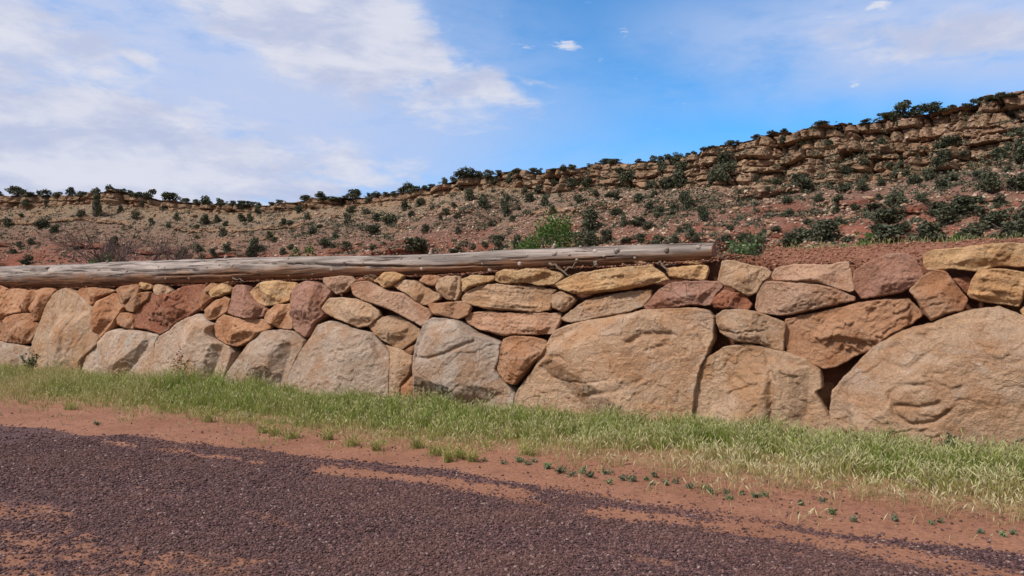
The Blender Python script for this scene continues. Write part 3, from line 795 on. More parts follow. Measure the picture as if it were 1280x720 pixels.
S('B', 'stone', 'yellow', 'broad pale yellow stone under the log, left of the tall reddish one', [(685, 210), (710, 180), (760, 145), (830, 137), (940, 150), (950, 170), (915, 215), (910, 250), (850, 270), (770, 282), (720, 260), (690, 230)], stain=.3, planes=[(-85, .8, .15)])
S('B', 'stone', 'orange', 'blunt tan stone below the broad yellow one', [(765, 345), (780, 310), (830, 275), (910, 265), (925, 310), (925, 410), (880, 412), (830, 400), (775, 370)])
S('C', 'stone', 'purple', 'tall reddish upright stone reaching from log to grey boulders', [(90, 230), (100, 180), (140, 145), (170, 125), (210, 130), (260, 150), (295, 180), (245, 250), (255, 300), (210, 340), (165, 410), (110, 365), (95, 300)], planes=[(-40, .7, .3), (60, .35, .3)])
S('B', 'stone', 'orange', 'wide brown orange stone with a folded face over the dark hole', [(480, 410), (500, 360), (540, 330), (600, 345), (650, 355), (760, 355), (805, 395), (800, 410), (720, 435), (680, 480), (610, 510), (560, 500), (510, 470), (485, 440)], rough=1.4, planes=[(-70, .8, .1)])
S('B', 'boulder', 'grey', 'broad grey boulder with a slanting left shoulder, left of the dark hole', [(150, 580), (155, 490), (180, 450), (240, 415), (270, 380), (340, 345), (400, 325), (430, 345), (460, 370), (490, 385), (480, 430), (500, 470), (570, 510), (585, 545), (570, 600), (545, 660), (530, 780), (160, 780)], stain=.45, planes=[(-5, .6, .75)])
S('A', 'boulder', 'grey', 'streaky whitish grey boulder between the tall pale and the broad grey ones', [(450, 600), (480, 555), (560, 480), (605, 430), (660, 410), (760, 418), (880, 440), (890, 455), (870, 500), (870, 580), (880, 640), (870, 760), (450, 760)], stain=.95, band=.3, bed=50)
S('B', 'boulder', 'grey', 'tan grey boulder with a peaked top, right of the dark hole', [(555, 660), (620, 570), (680, 490), (740, 460), (770, 420), (880, 412), (930, 420), (990, 475), (980, 520), (940, 590), (905, 680), (900, 800), (540, 800), (535, 700)], stain=.3)
S('C', 'stone', 'pink', 'pale block with a shaded lower right corner hanging under the log', [(255, 130), (258, 110), (340, 97), (390, 100), (415, 125), (385, 155), (360, 180), (320, 192), (285, 160)], planes=[(-40, 1.0, .25), (-120, .5, .4)])
S('C', 'stone_slab', 'pink', 'long pinkish slab sloping down to the right with a squared end', [(395, 150), (420, 128), (470, 125), (540, 160), (580, 175), (650, 185), (720, 235), (775, 265), (795, 295), (770, 330), (745, 350), (700, 325), (600, 275), (550, 255), (450, 220), (405, 195)], planes=[(-15, 1.3, .78)], facets=3, layer=.3, bed=-32)
S('C', 'stone', 'yellow', 'bright yellow wedge stone poking up against the log', [(505, 125), (545, 100), (560, 82), (610, 78), (655, 98), (640, 115), (590, 150), (555, 162), (535, 140)], planes=[(-60, .7, .1)])
S('C', 'stone', 'brown', 'flat scrap of brown stone left of the bright yellow wedge', [(418, 124), (440, 110), (485, 104), (508, 122), (500, 135), (470, 124)], off=.1)
S('C', 'stone', 'tan', 'smooth tan stone shaped like a loaf over the large grey boulder', [(245, 265), (290, 210), (340, 208), (420, 215), (480, 235), (530, 270), (540, 300), (520, 315), (480, 350), (430, 358), (380, 335), (320, 315), (270, 285)], planes=[(-75, .8, .35)])
S('C', 'stone', 'tan', 'angular tan stone below the long pinkish slab', [(480, 350), (530, 315), (590, 295), (640, 305), (700, 340), (740, 370), (730, 410), (690, 440), (655, 468), (610, 455), (560, 425), (500, 375)], planes=[(-30, .8, .2), (-110, .5, .3)])
S('C', 'stone', 'tan', 'flat pale tan stone sloping right beneath the bright yellow wedge', [(605, 150), (650, 120), (700, 122), (760, 150), (830, 190), (840, 210), (800, 235), (765, 248), (725, 230), (670, 190)], planes=[(-30, .7, .4)])
S('C', 'stone', 'orange', 'small tan nub under the log, left of the block with a shaded side', [(735, 125), (760, 95), (820, 97), (838, 110), (810, 150), (770, 145)])
S('C', 'stone', 'tan', 'upright tan block with a shaded right side under the log', [(815, 155), (835, 115), (870, 98), (930, 100), (942, 130), (940, 180), (920, 222), (870, 215), (825, 180)], planes=[(-5, 1.2, .35)], facets=4)
S('D', 'stone', 'orange', 'flat orange stone lying on top of the white streaked boulder', [(118, 245), (140, 235), (210, 233), (275, 228), (300, 255), (290, 285), (250, 307), (195, 295), (145, 285)], planes=[(-85, .6, .2)])
S('C', 'boulder', 'grey', 'large pale grey boulder with a flat face, left of the white streaked one', [(85, 600), (110, 540), (180, 430), (230, 345), (290, 325), (350, 340), (430, 370), (500, 385), (545, 440), (588, 490), (592, 560), (585, 640), (575, 760), (80, 760), (78, 660)], stain=.55, facets=4, planes=[(85, .4, .55)])
S('C', 'stone', 'buff', 'narrow buff stone leaning on the right side of the large pale grey boulder', [(566, 445), (640, 465), (695, 500), (702, 540), (690, 590), (650, 640), (640, 740), (585, 740), (595, 560), (590, 490)], planes=[(-20, .6, .3)])
S('C', 'stone', 'orange', 'small orange stone in the grass left of the white streaked boulder', [(650, 640), (690, 595), (712, 610), (715, 740), (645, 740)], off=.06)
S('C', 'stone', 'brown', 'small dark stone filling the gap below the angular tan one', [(660, 472), (722, 436), (735, 440), (720, 480), (700, 496)], off=.14)
S('D', 'boulder', 'grey', 'white streaked grey boulder with an orange crown, middle of the wall', [(55, 500), (65, 420), (105, 320), (140, 300), (200, 300), (260, 320), (320, 365), (400, 390), (430, 410), (425, 470), (410, 520), (430, 560), (470, 600), (490, 640), (480, 780), (55, 780), (58, 580)], stain=.8, rough=1.15, cracks=[([(75, 465), (150, 470), (240, 440), (330, 395)], .05, .03)])
S('D', 'stone', 'orange', 'orange angular stone wedged between the two middle boulders', [(415, 520), (430, 450), (440, 390), (490, 378), (550, 380), (620, 400), (635, 420), (610, 460), (565, 500), (520, 560), (490, 588), (460, 580), (430, 545)], rough=1.3, planes=[(-30, .7, .3), (100, .5, .5)])
S('D', 'stone_slab', 'pink', 'long pinkish slab lying over the orange angular stone, lower of two', [(280, 300), (310, 275), (380, 270), (440, 275), (530, 275), (640, 280), (685, 276), (690, 300), (670, 340), (650, 370), (550, 372), (460, 378), (410, 370), (340, 350), (295, 325)], layer=.6, bed=-2, band=.35, planes=[(-8, 1., .75)], facets=4)
S('D', 'stone_slab', 'tan', 'long striped slab with pale edges, upper of two in the middle', [(262, 215), (290, 185), (340, 160), (420, 152), (500, 160), (600, 165), (670, 180), (650, 200), (645, 240), (640, 265), (600, 275), (500, 270), (380, 265), (300, 240), (270, 230)], layer=1., bed=-4, band=.55, facets=4)
S('D', 'stone', 'yellow', 'pale pointed stone under the log left of the wide yellow slab', [(255, 150), (265, 130), (310, 115), (400, 120), (405, 135), (350, 155), (300, 170), (268, 188)], planes=[(-80, .7, .1)])
S('D', 'stone_slab', 'yellow', 'wide yellow slab under the log with a dark gap beneath it', [(408, 140), (410, 105), (450, 92), (500, 97), (540, 88), (620, 90), (680, 105), (695, 125), (660, 155), (600, 160), (540, 150), (430, 150)], planes=[(-88, .9, .1)], band=.3, bed=0)
S('D', 'stone', 'tan', 'small pale cube of stone with vertical stripes between two slabs', [(650, 200), (690, 183), (740, 205), (748, 225), (720, 260), (695, 275), (655, 260), (648, 230)], band=.5, bed=88, facets=5, planes=[(-20, .8, .3)])
S('E', 'stone_slab', 'yellow', 'longest banded yellow slab right under the thin end of the log', [(38, 165), (70, 150), (130, 122), (250, 105), (400, 92), (412, 105), (450, 130), (468, 150), (400, 165), (300, 185), (150, 207), (110, 200), (60, 185)], layer=1.1, bed=8, band=.5, facets=3, edge=.35)
S('E', 'stone_slab', 'buff', 'buff slab tapering to the left on top of the biggest smooth boulder', [(60, 295), (100, 265), (160, 225), (240, 205), (320, 192), (400, 185), (402, 215), (370, 250), (280, 280), (200, 295), (100, 310), (75, 305)], layer=.7, bed=12, band=.3, facets=4, cracks=[([(322, 190), (345, 235), (375, 240)], .05, .02)])
S('E', 'stone_slab', 'purple', 'purplish slab with a flat sloping top, right of the buff slab', [(375, 250), (420, 195), (470, 160), (530, 152), (650, 155), (668, 175), (640, 210), (625, 245), (540, 245), (440, 260), (385, 262)], planes=[(-90, .9, .35), (90, .55, -.2)], facets=3)
S('E', 'stone', 'yellow', 'yellow block under the sawn end of the log', [(458, 120), (460, 105), (530, 97), (610, 93), (618, 115), (605, 150), (530, 150), (470, 140)], facets=5, band=.3, bed=3)
S('E', 'boulder', 'buff', 'biggest smooth buff boulder with a pale patch, right of the orange wedged stone', [(-125, 640), (-95, 560), (-40, 490), (0, 410), (40, 340), (120, 310), (280, 285), (370, 265), (450, 258), (560, 255), (610, 262), (635, 290), (632, 370), (610, 430), (585, 480), (570, 560), (560, 640), (555, 790), (-130, 790)], stain=.35, band=.28, bed=8, facets=4, planes=[(0, .8, .88)], edge=.25, cracks=[([(-20, 435), (40, 432), (90, 440)], .03, .03), ([(30, 512), (90, 528), (180, 530), (260, 520)], .02, .014), ([(170, 580), (280, 560), (380, 520)], .03, .04), ([(330, 380), (400, 350), (480, 352)], .05, .045), ([(400, 410), (470, 390)], .03, .03)])
S('F', 'stone', 'tan', 'big tan stone with a yellow face between the log end and the dirt mound', [(130, 170), (145, 100), (175, 97), (230, 110), (290, 120), (315, 140), (310, 155), (285, 175), (265, 210), (235, 225), (195, 200), (150, 185)], planes=[(-35, .9, .3), (-110, .5, .4)])
S('F', 'stone', 'red', 'small brick red stone right of the purplish slab', [(110, 235), (150, 198), (215, 208), (250, 250), (240, 268), (165, 265), (115, 262)], rough=1.6)
S('F', 'stone_slab', 'pink', 'dusky pink slab capped by loose red dirt, left of the rounded pink one', [(318, 155), (330, 125), (400, 110), (480, 115), (520, 112), (585, 98), (592, 140), (605, 200), (590, 208), (540, 195), (470, 175), (380, 170), (325, 168)], planes=[(-90, .7, .1)], facets=5)
S('F', 'stone_slab', 'pink', 'long rosy slab pointed at the right, above the large brown one', [(260, 260), (270, 205), (295, 172), (370, 172), (490, 178), (560, 205), (608, 225), (605, 240), (540, 250), (440, 275), (350, 290), (270, 280)], planes=[(-70, .7, .15), (90, .3, .2)], rough=1.2)
S('F', 'stone', 'buff', 'cracked tan stone with a shaded right end right of the biggest boulder', [(122, 290), (150, 268), (230, 268), (300, 290), (365, 315), (362, 370), (355, 415), (310, 400), (270, 388), (190, 380), (140, 350), (125, 320)], planes=[(-5, 1.2, .75)], facets=4, layer=.4, bed=-18, cracks=[([(135, 335), (200, 350), (290, 340)], .03, .015)])
S('F', 'boulder', 'orange', 'large rusty brown boulder bridging the dark cave at the right', [(365, 300), (420, 290), (520, 270), (620, 245), (720, 230), (790, 228), (830, 270), (840, 290), (800, 320), (740, 355), (660, 410), (600, 435), (540, 470), (500, 475), (440, 455), (370, 425), (365, 380)], rough=1.5, planes=[(-75, .7, .25), (100, .25, .1)], cracks=[([(380, 375), (460, 385), (560, 370), (640, 385)], .05, .05)])
S('F', 'boulder', 'tan', 'tan boulder with a vertical crease left of the dark cave', [(50, 640), (50, 560), (60, 500), (90, 440), (150, 400), (220, 388), (300, 398), (370, 420), (440, 445), (485, 480), (490, 540), (465, 552), (490, 600), (520, 650), (535, 700), (525, 820), (48, 820)], facets=4, bmax=.26, edge=.3, rough=1.1, cracks=[([(300, 400), (322, 500), (318, 600), (325, 800)], .08, .05), ([(155, 465), (190, 500), (212, 515)], .04, .022), ([(170, 560), (215, 545), (270, 525)], .03, .02)], planes=[(-10, .5, .5)])
S('G', 'stone', 'purple', 'rounded purplish pink stone half under loose dirt, right of the dusky slab', [(68, 165), (75, 130), (130, 95), (180, 75), (240, 68), (280, 90), (300, 130), (308, 150), (255, 190), (230, 200), (150, 215), (100, 222), (80, 195)], planes=[(-80, .7, .35)])
S('G', 'stone', 'orange', 'five sided orange brown stone standing between pink stone and striped block', [(255, 195), (300, 150), (345, 125), (380, 130), (420, 180), (455, 225), (435, 265), (380, 275), (330, 298), (300, 270), (280, 225)], planes=[(20, .6, .1), (-160, .3, .3)], facets=4)
S('G', 'stone_slab', 'yellow', 'long orange yellow slab on top of the wall at the right edge', [(303, 80), (320, 62), (440, 50), (540, 35), (700, 42), (700, 115), (560, 115), (480, 130), (400, 122), (320, 130), (305, 110)], planes=[(-88, .9, .1)], band=.35, bed=6, layer=.4)
S('G', 'stone', 'yellow', 'striped squarish tan block under the long top slab at the right', [(448, 210), (465, 160), (490, 125), (560, 120), (655, 138), (640, 200), (625, 250), (580, 245), (500, 230), (460, 222)], band=.6, bed=-10, layer=.9, facets=3, edge=.25, planes=[(-90, .8, .7)])
S('G', 'boulder', 'buff', 'huge brown boulder filling the lower right corner of the wall', [(-5, 600), (0, 530), (30, 500), (90, 430), (150, 375), (230, 330), (330, 305), (420, 270), (500, 255), (560, 250), (620, 275), (700, 300), (790, 400), (820, 540), (820, 860), (10, 860), (0, 700)], stain=.4, facets=4, rough=1.05, bmax=.34, edge=.3, planes=[(150, .45, .35)], cracks=[([(195, 545), (215, 600), (270, 635), (340, 620), (390, 590)], .04, .025), ([(215, 570), (300, 580), (360, 560)], .04, .03), ([(200, 530), (260, 500), (330, 505)], .035, .035), ([(170, 430), (260, 450), (330, 400)], .02, .03)])
S('G', 'stone', 'red', 'reddish stone set back between the five sided stone and striped block', [(390, 150), (465, 150), (455, 215), (425, 185)], off=.18)
S('G', 'stone', 'yellow', 'bit of tan stone on the right edge below the striped block', [(625, 262), (650, 240), (720, 235), (720, 300), (640, 288)])
S('G', 'stone', 'brown', 'brown stone in shadow deep inside the dark cave', [(-60, 545), (-30, 500), (5, 505), (10, 580), (-40, 600)], off=.38)
S('E', 'stone', 'tan', 'flat tan scrap under the thin end of the log', [(325, 84), (345, 74), (400, 72), (420, 84), (400, 92), (350, 90)], off=.2)
S('E', 'stone', 'yellow', 'small tan chip under the log beside its sawn end', [(518, 88), (545, 78), (590, 76), (605, 88), (570, 94)], off=.2)
S('B', 'stone', 'brown', 'little rubble stone on the soil under the log, above the dusty pink triangle', [(535, 150), (560, 138), (600, 142), (605, 158), (570, 165)], off=.16)
S('D', 'stone', 'brown', 'dark chip of stone beneath the wide yellow slab', [(540, 155), (600, 160), (640, 162), (600, 172), (545, 165)], off=.14)


OFFL = 'boulder of the wall where it runs on beyond the edge of the photo'
for pts in ([(1352, 560), (1350, 500), (1372, 430), (1440, 392), (1540, 386), (1620, 420), (1650, 520), (1650, 640), (1354, 640)],
            [(1660, 650), (1655, 520), (1690, 430), (1790, 400), (1880, 440), (1930, 560), (1930, 700), (1664, 700)],
            [(1330, 400), (1300, 388), (1310, 340), (1390, 320), (1470, 335), (1480, 380), (1400, 392)],
            [(1488, 384), (1485, 330), (1570, 318), (1660, 335), (1680, 400), (1600, 402)],
            [(1306, 318), (1304, 300), (1390, 284), (1500, 288), (1560, 312), (1480, 326), (1380, 318)],
            [(1570, 312), (1590, 285), (1700, 280), (1790, 310), (1800, 380), (1700, 420), (1672, 340)]):
    STONES.append(('P', 'boulder', random.choice(['buff', 'tan', 'orange', 'pink']), OFFL, pts, {}))
for pts in ([(-24, 470), (-26, 440), (-60, 418), (-110, 425), (-120, 470)], [(-22, 415), (-20, 375), (-60, 364), (-100, 380), (-104, 418), (-60, 414)]):
    STONES.append(('P', 'boulder', 'orange', OFFL, pts, {}))


def chaikin(p, n=1, q=.22):
    for _ in range(n):
        nx = np.roll(p, -1, 0); p = np.stack([p * (1 - q) + nx * q, p * q + nx * (1 - q)], 1).reshape(-1, 2)
    return p


def resample(p, step):
    d = np.linalg.norm(np.roll(p, -1, 0) - p, axis=1); c = np.concatenate([[0], np.cumsum(d)]); n = max(12, int(c[-1] / step))
    x = np.linspace(0, c[-1], n, endpoint=False); pc = np.concatenate([p, p[:1]])
    return np.stack([np.interp(x, c, pc[:, 0]), np.interp(x, c, pc[:, 1])], 1)


def inside(P, poly):
    x, y = P.T; r = np.zeros(len(P), bool); a = poly; b = np.roll(poly, -1, 0)
    for (x1, y1), (x2, y2) in zip(a, b):
        c = ((y1 > y) != (y2 > y))
        with np.errstate(all='ignore'): r ^= c & (x < (x2 - x1) * (y - y1) / (y2 - y1 + 1e-12) + x1)
    return r


def seg_dist(P, A, B):
    d = np.full(len(P), 1e9)
    for a, b in zip(A, B):
        ab = b - a; t = np.clip(((P - a) @ ab) / (ab @ ab + 1e-12), 0, 1)
        d = np.minimum(d, np.hypot(*(P - a - t[:, None] * ab).T))
    return d


def build_stone(idx, crop, name, tint, label, pts, o):
    r = np.random.default_rng(1000 + idx * 7 + o.get('seed', 0))
    ox, oy, sc = CROPS[crop]
    off = o.get('off', float(r.uniform(-.03, .06)))
    def conv(pl): return np.array([px_wall(ox + x / sc, oy + y / sc, off) for x, y in pl])
    poly = conv(pts)
    c0 = (poly.min(0) + poly.max(0)) / 2
    cent = to_world(np.array(c0[0]), np.array(off + BATTER * c0[1]), np.array(c0[1]))
    dist = np.linalg.norm(cent - np.array([0, 0, CAMZ])); unit = dist / 744
    loc = poly - c0
    loc = chaikin(loc, 1, .07)
    grow = 1 + .010; loc *= grow
    h = max(unit * 1.02, .0125)
    ring = resample(loc, h * 1.25)
    # uneven outline
    sd = r.uniform(0, 100)
    nrm = np.roll(ring, -1, 0) - np.roll(ring, 1, 0); nrm = np.stack([nrm[:, 1], -nrm[:, 0]], 1); nrm /= np.linalg.norm(nrm, axis=1)[:, None] + 1e-9
    q3 = np.concatenate([ring, np.full((len(ring), 1), sd)], 1)
    ring = ring + nrm * (fbm(q3 * 4, 3) * .02 + fbm(q3 * 14, 3) * .012)[:, None]
    lo, hi = ring.min(0), ring.max(0)
    gx, gy = np.meshgrid(np.arange(lo[0], hi[0], h), np.arange(lo[1], hi[1], h * .866)); gx = gx + (np.arange(gx.shape[0]) % 2)[:, None] * h / 2
    P = np.stack([gx.ravel(), gy.ravel()], 1)
    rl = np.roll(ring, -1, 0)
    P = P[inside(P, ring)]
    if len(P): P = P[seg_dist(P, ring, rl) > h * .45]
    nr = len(ring)
    allp = np.concatenate([ring, P])
    res = geometry.delaunay_2d_cdt([Vector(p) for p in allp], [], [list(range(nr))], 1, 1e-7)
    vv = np.array([(v.x, v.y) for v in res[0]]); tri = np.array([f for f in res[2] if len(f) == 3])
    # outline verts keep their order
    remap = {}
    for k, orig in enumerate(res[3]):
        for g in orig: remap[g] = k
    ringi = np.array([remap.get(k, k) for k in range(nr)])
    a, b_, c_ = vv[tri[:, 0]], vv[tri[:, 1]], vv[tri[:, 2]]
    area = (b_[:, 0] - a[:, 0]) * (c_[:, 1] - a[:, 1]) - (b_[:, 1] - a[:, 1]) * (c_[:, 0] - a[:, 0])
    tri = np.where((area < 0)[:, None], tri[:, ::-1], tri)
    d = seg_dist(vv, ring, rl); d[ringi] = 0
    Rin = d.max()
    B = float(np.clip(.40 * Rin + .05, .09, o.get('bmax', .36))) * o.get('bulge', 1.)
    ew = o.get('edge', .42) * (.45 - .15 * sstep(np.array(Rin), .15, .4)) * Rin + .010
    x = np.clip(d / ew, 0, 1)
    base = B * (.25 * np.sqrt(np.maximum(1 - (1 - x) ** 2, 0)) + .75 * np.minimum(x * 1.25, 1) ** .8)
    # facets
    p3 = np.concatenate([vv, np.full((len(vv), 1), sd)], 1)
    wv = vv + np.stack([fbm(p3 * 3.5 + 41, 3), fbm(p3 * 3.5 + 66, 3)], 1) * min(.05, .11 * Rin) + np.stack([fbm(p3 * 13 + 1, 2), fbm(p3 * 13 + 6, 2)], 1) * .008
    ta = r.uniform(0, 2 * np.pi); ts = r.uniform(.05, .28) * o.get('slope', 1.)
    cap = B * 1.0 + ts * (vv @ np.array([math.cos(ta), math.sin(ta)])); cap = np.minimum(cap, B * 1.12 + .02)
    for k in range(o.get('facets', 7) + 2):
        an = r.uniform(0, 2 * np.pi); sl = r.uniform(.18, .95) * o.get('slope', 1.)
        dirn = np.array([math.cos(an), math.sin(an)])
        ext = wv @ dirn; e = ext.max()
        cut = r.uniform(.0, .72) * e
        cap = np.minimum(cap, B * r.uniform(.9, 1.08) - sl * (ext - cut))
    for k in range(7):                                  # knocked-off corners
        an = r.uniform(0, 2 * np.pi); dirn = np.array([math.cos(an), math.sin(an)]); ext = wv @ dirn
        cap = np.minimum(cap, B - r.uniform(1.2, 2.6) * (ext - r.uniform(.66, .9) * ext.max()))
    for (an, sl, cut) in o.get('planes', []):          # chosen facets: direction (deg, 0 right 90 up), slope, start as part of the extent
        dirn = np.array([math.cos(math.radians(an)), math.sin(math.radians(an))]); ext = wv @ dirn
        cap = np.minimum(cap, B - sl * (ext - cut * ext.max()))
    cap = np.maximum(cap, .10 * B)
    kk = .007
    hh = np.clip(.5 + .5 * (cap - base) / kk, 0, 1); ht = cap * (1 - hh) + base * hh - kk * hh * (1 - hh)
    inn = sstep(d, 0, ew * .8 + .02)
    amp = o.get('rough', 1.) * (1 - .42 * sstep(np.array(Rin), .38, .6))
    w1 = p3 + .18 * np.stack([fbm(p3 * 2.1 + 31, 3), fbm(p3 * 2.1 + 57, 3), 0 * d], 1)
    # flakes: contour-stepped low noise gives broken edges
    big = min(1., Rin / .5)
    nf = fbm(w1 * np.array([1.3, 2.0, 1]) / max(.45, big), 4) * 3.2
    stp = np.floor(nf) + sstep(nf - np.floor(nf), .86, .98)
    ht = ht + inn * amp * (.034 * (.35 + .65 * big) * (stp - nf * .75) + .014 * big * fbm(p3 * 1.4 + 11, 3))
    nf2 = fbm(w1 * 4.6 + 70, 3) * 2.4; stp2 = np.floor(nf2) + sstep(nf2 - np.floor(nf2), .78, .97)
    ht = ht + inn * amp * .016 * (stp2 - nf2 * .75)
    ht = ht + amp * (.35 + .65 * inn) * (.013 * fbm(p3 * 5, 4) + .008 * fbm(p3 * 17, 3))
    bed = o.get('layer', 0.); ba = math.radians(o.get('bed', 0))
    if bed:
        qv = -vv[:, 0] * math.sin(ba) + vv[:, 1] * math.cos(ba); al = vv[:, 0] * math.cos(ba) + vv[:, 1] * math.sin(ba)
        ln = fbm(np.stack([al * .8, qv * 13, 0 * qv + sd], 1), 4)
        lf = np.floor(ln * 4) / 4
        ht = ht + inn * bed * (.55 * lf + .45 * ln) * .06
    pit = o.get('pit', 0.)
    if pit:
        ht = ht - inn * pit * (.05 * np.maximum(fbm(p3 * 7 + 9, 4) + .1, 0) + .03 * np.maximum(fbm(p3 * 20, 3), 0))
    for crk in o.get('cracks', []):
        line, depth, width = crk
        lp = conv(line) - c0
        wob = vv + .03 * np.stack([fbm(p3 * 6 + 3, 2), fbm(p3 * 6 + 8, 2)], 1)
        dl = seg_dist(wob, lp[:-1], lp[1:])
        ht = ht - depth * np.exp(-(dl / width) ** 2)
    ht = np.maximum(ht, .0) * (d > 1e-6)
    # verts: local x along, y into the wall (minus height), z up (leaning)
    lean = BATTER * vv[:, 1]
    view = np.array([(-cent) @ AX, (-cent) @ IN]); view /= np.linalg.norm(view)
    bd = np.array([0, -1.]) * .6 + view * .4; bd /= np.linalg.norm(bd)
    V3 = np.stack([vv[:, 0] + ht * bd[0], lean + ht * bd[1], vv[:, 1]], 1)
    nv = len(V3); quads = []
    dep = float(np.clip(.9 * Rin, .22, .55)) * o.get('depth', 1.)
    prev = ringi; vlist = [V3]; cnt = nv
    for fr, scl in ((.35, 1.0), (.75, .93), (1., .72)):
        rp = vv[ringi] * scl
        ring3 = np.stack([rp[:, 0] - bd[0] * dep * fr * .3, BATTER * rp[:, 1] + dep * fr, rp[:, 1]], 1)
        ids = np.arange(cnt, cnt + nr); vlist.append(ring3); cnt += nr
        quads.append(np.stack([prev, ids, np.roll(ids, -1), np.roll(prev, -1)], 1)); prev = ids
    vlist.append(np.array([[0, dep * 1.05, 0]])); ce = cnt
    captri = np.stack([prev, np.full(nr, ce), np.roll(prev, -1)], 1)
    # make winding outward whichever way the outline runs
    ar = np.sum(ring[:, 0] * rl[:, 1] - rl[:, 0] * ring[:, 1])
    Q = np.concatenate(quads)
    if ar < 0: Q = Q[:, ::-1]; captri = captri[:, ::-1]
    me = make_mesh(name, np.concatenate(vlist), [Q, np.concatenate([tri, captri])], M_STONE)
    M = WM.to_4x4(); M.translation = Vector(cent)
    ob = link(name, me, matrix=M)
    tag(ob, label, {'boulder': 'boulder', 'stone_slab': 'slab'}.get(name, 'rock'), STONE_GROUP)
    t0, t1 = TINTS[tint]; j = r.uniform(.9, 1.1); jj_ = r.uniform(-.035, .035)
    ob['stone_tint'] = [t0[0] * j * (1 + jj_), t0[1] * j, t0[2] * j * (1 - jj_)]; ob['stone_iron'] = [t1[0] * j, t1[1] * j, t1[2] * j]
    ob['stone_seed'] = float(r.uniform(0, 60)); ob['bed_angle'] = math.radians(o.get('bed', float(r.uniform(-25, 25))))
    ob['band'] = float(o.get('band', .18)); ob['stain'] = float(o.get('stain', .15)); ob['pitted'] = float(pit)
    return ob


for i, st_ in enumerate(STONES): build_stone(i, *st_)

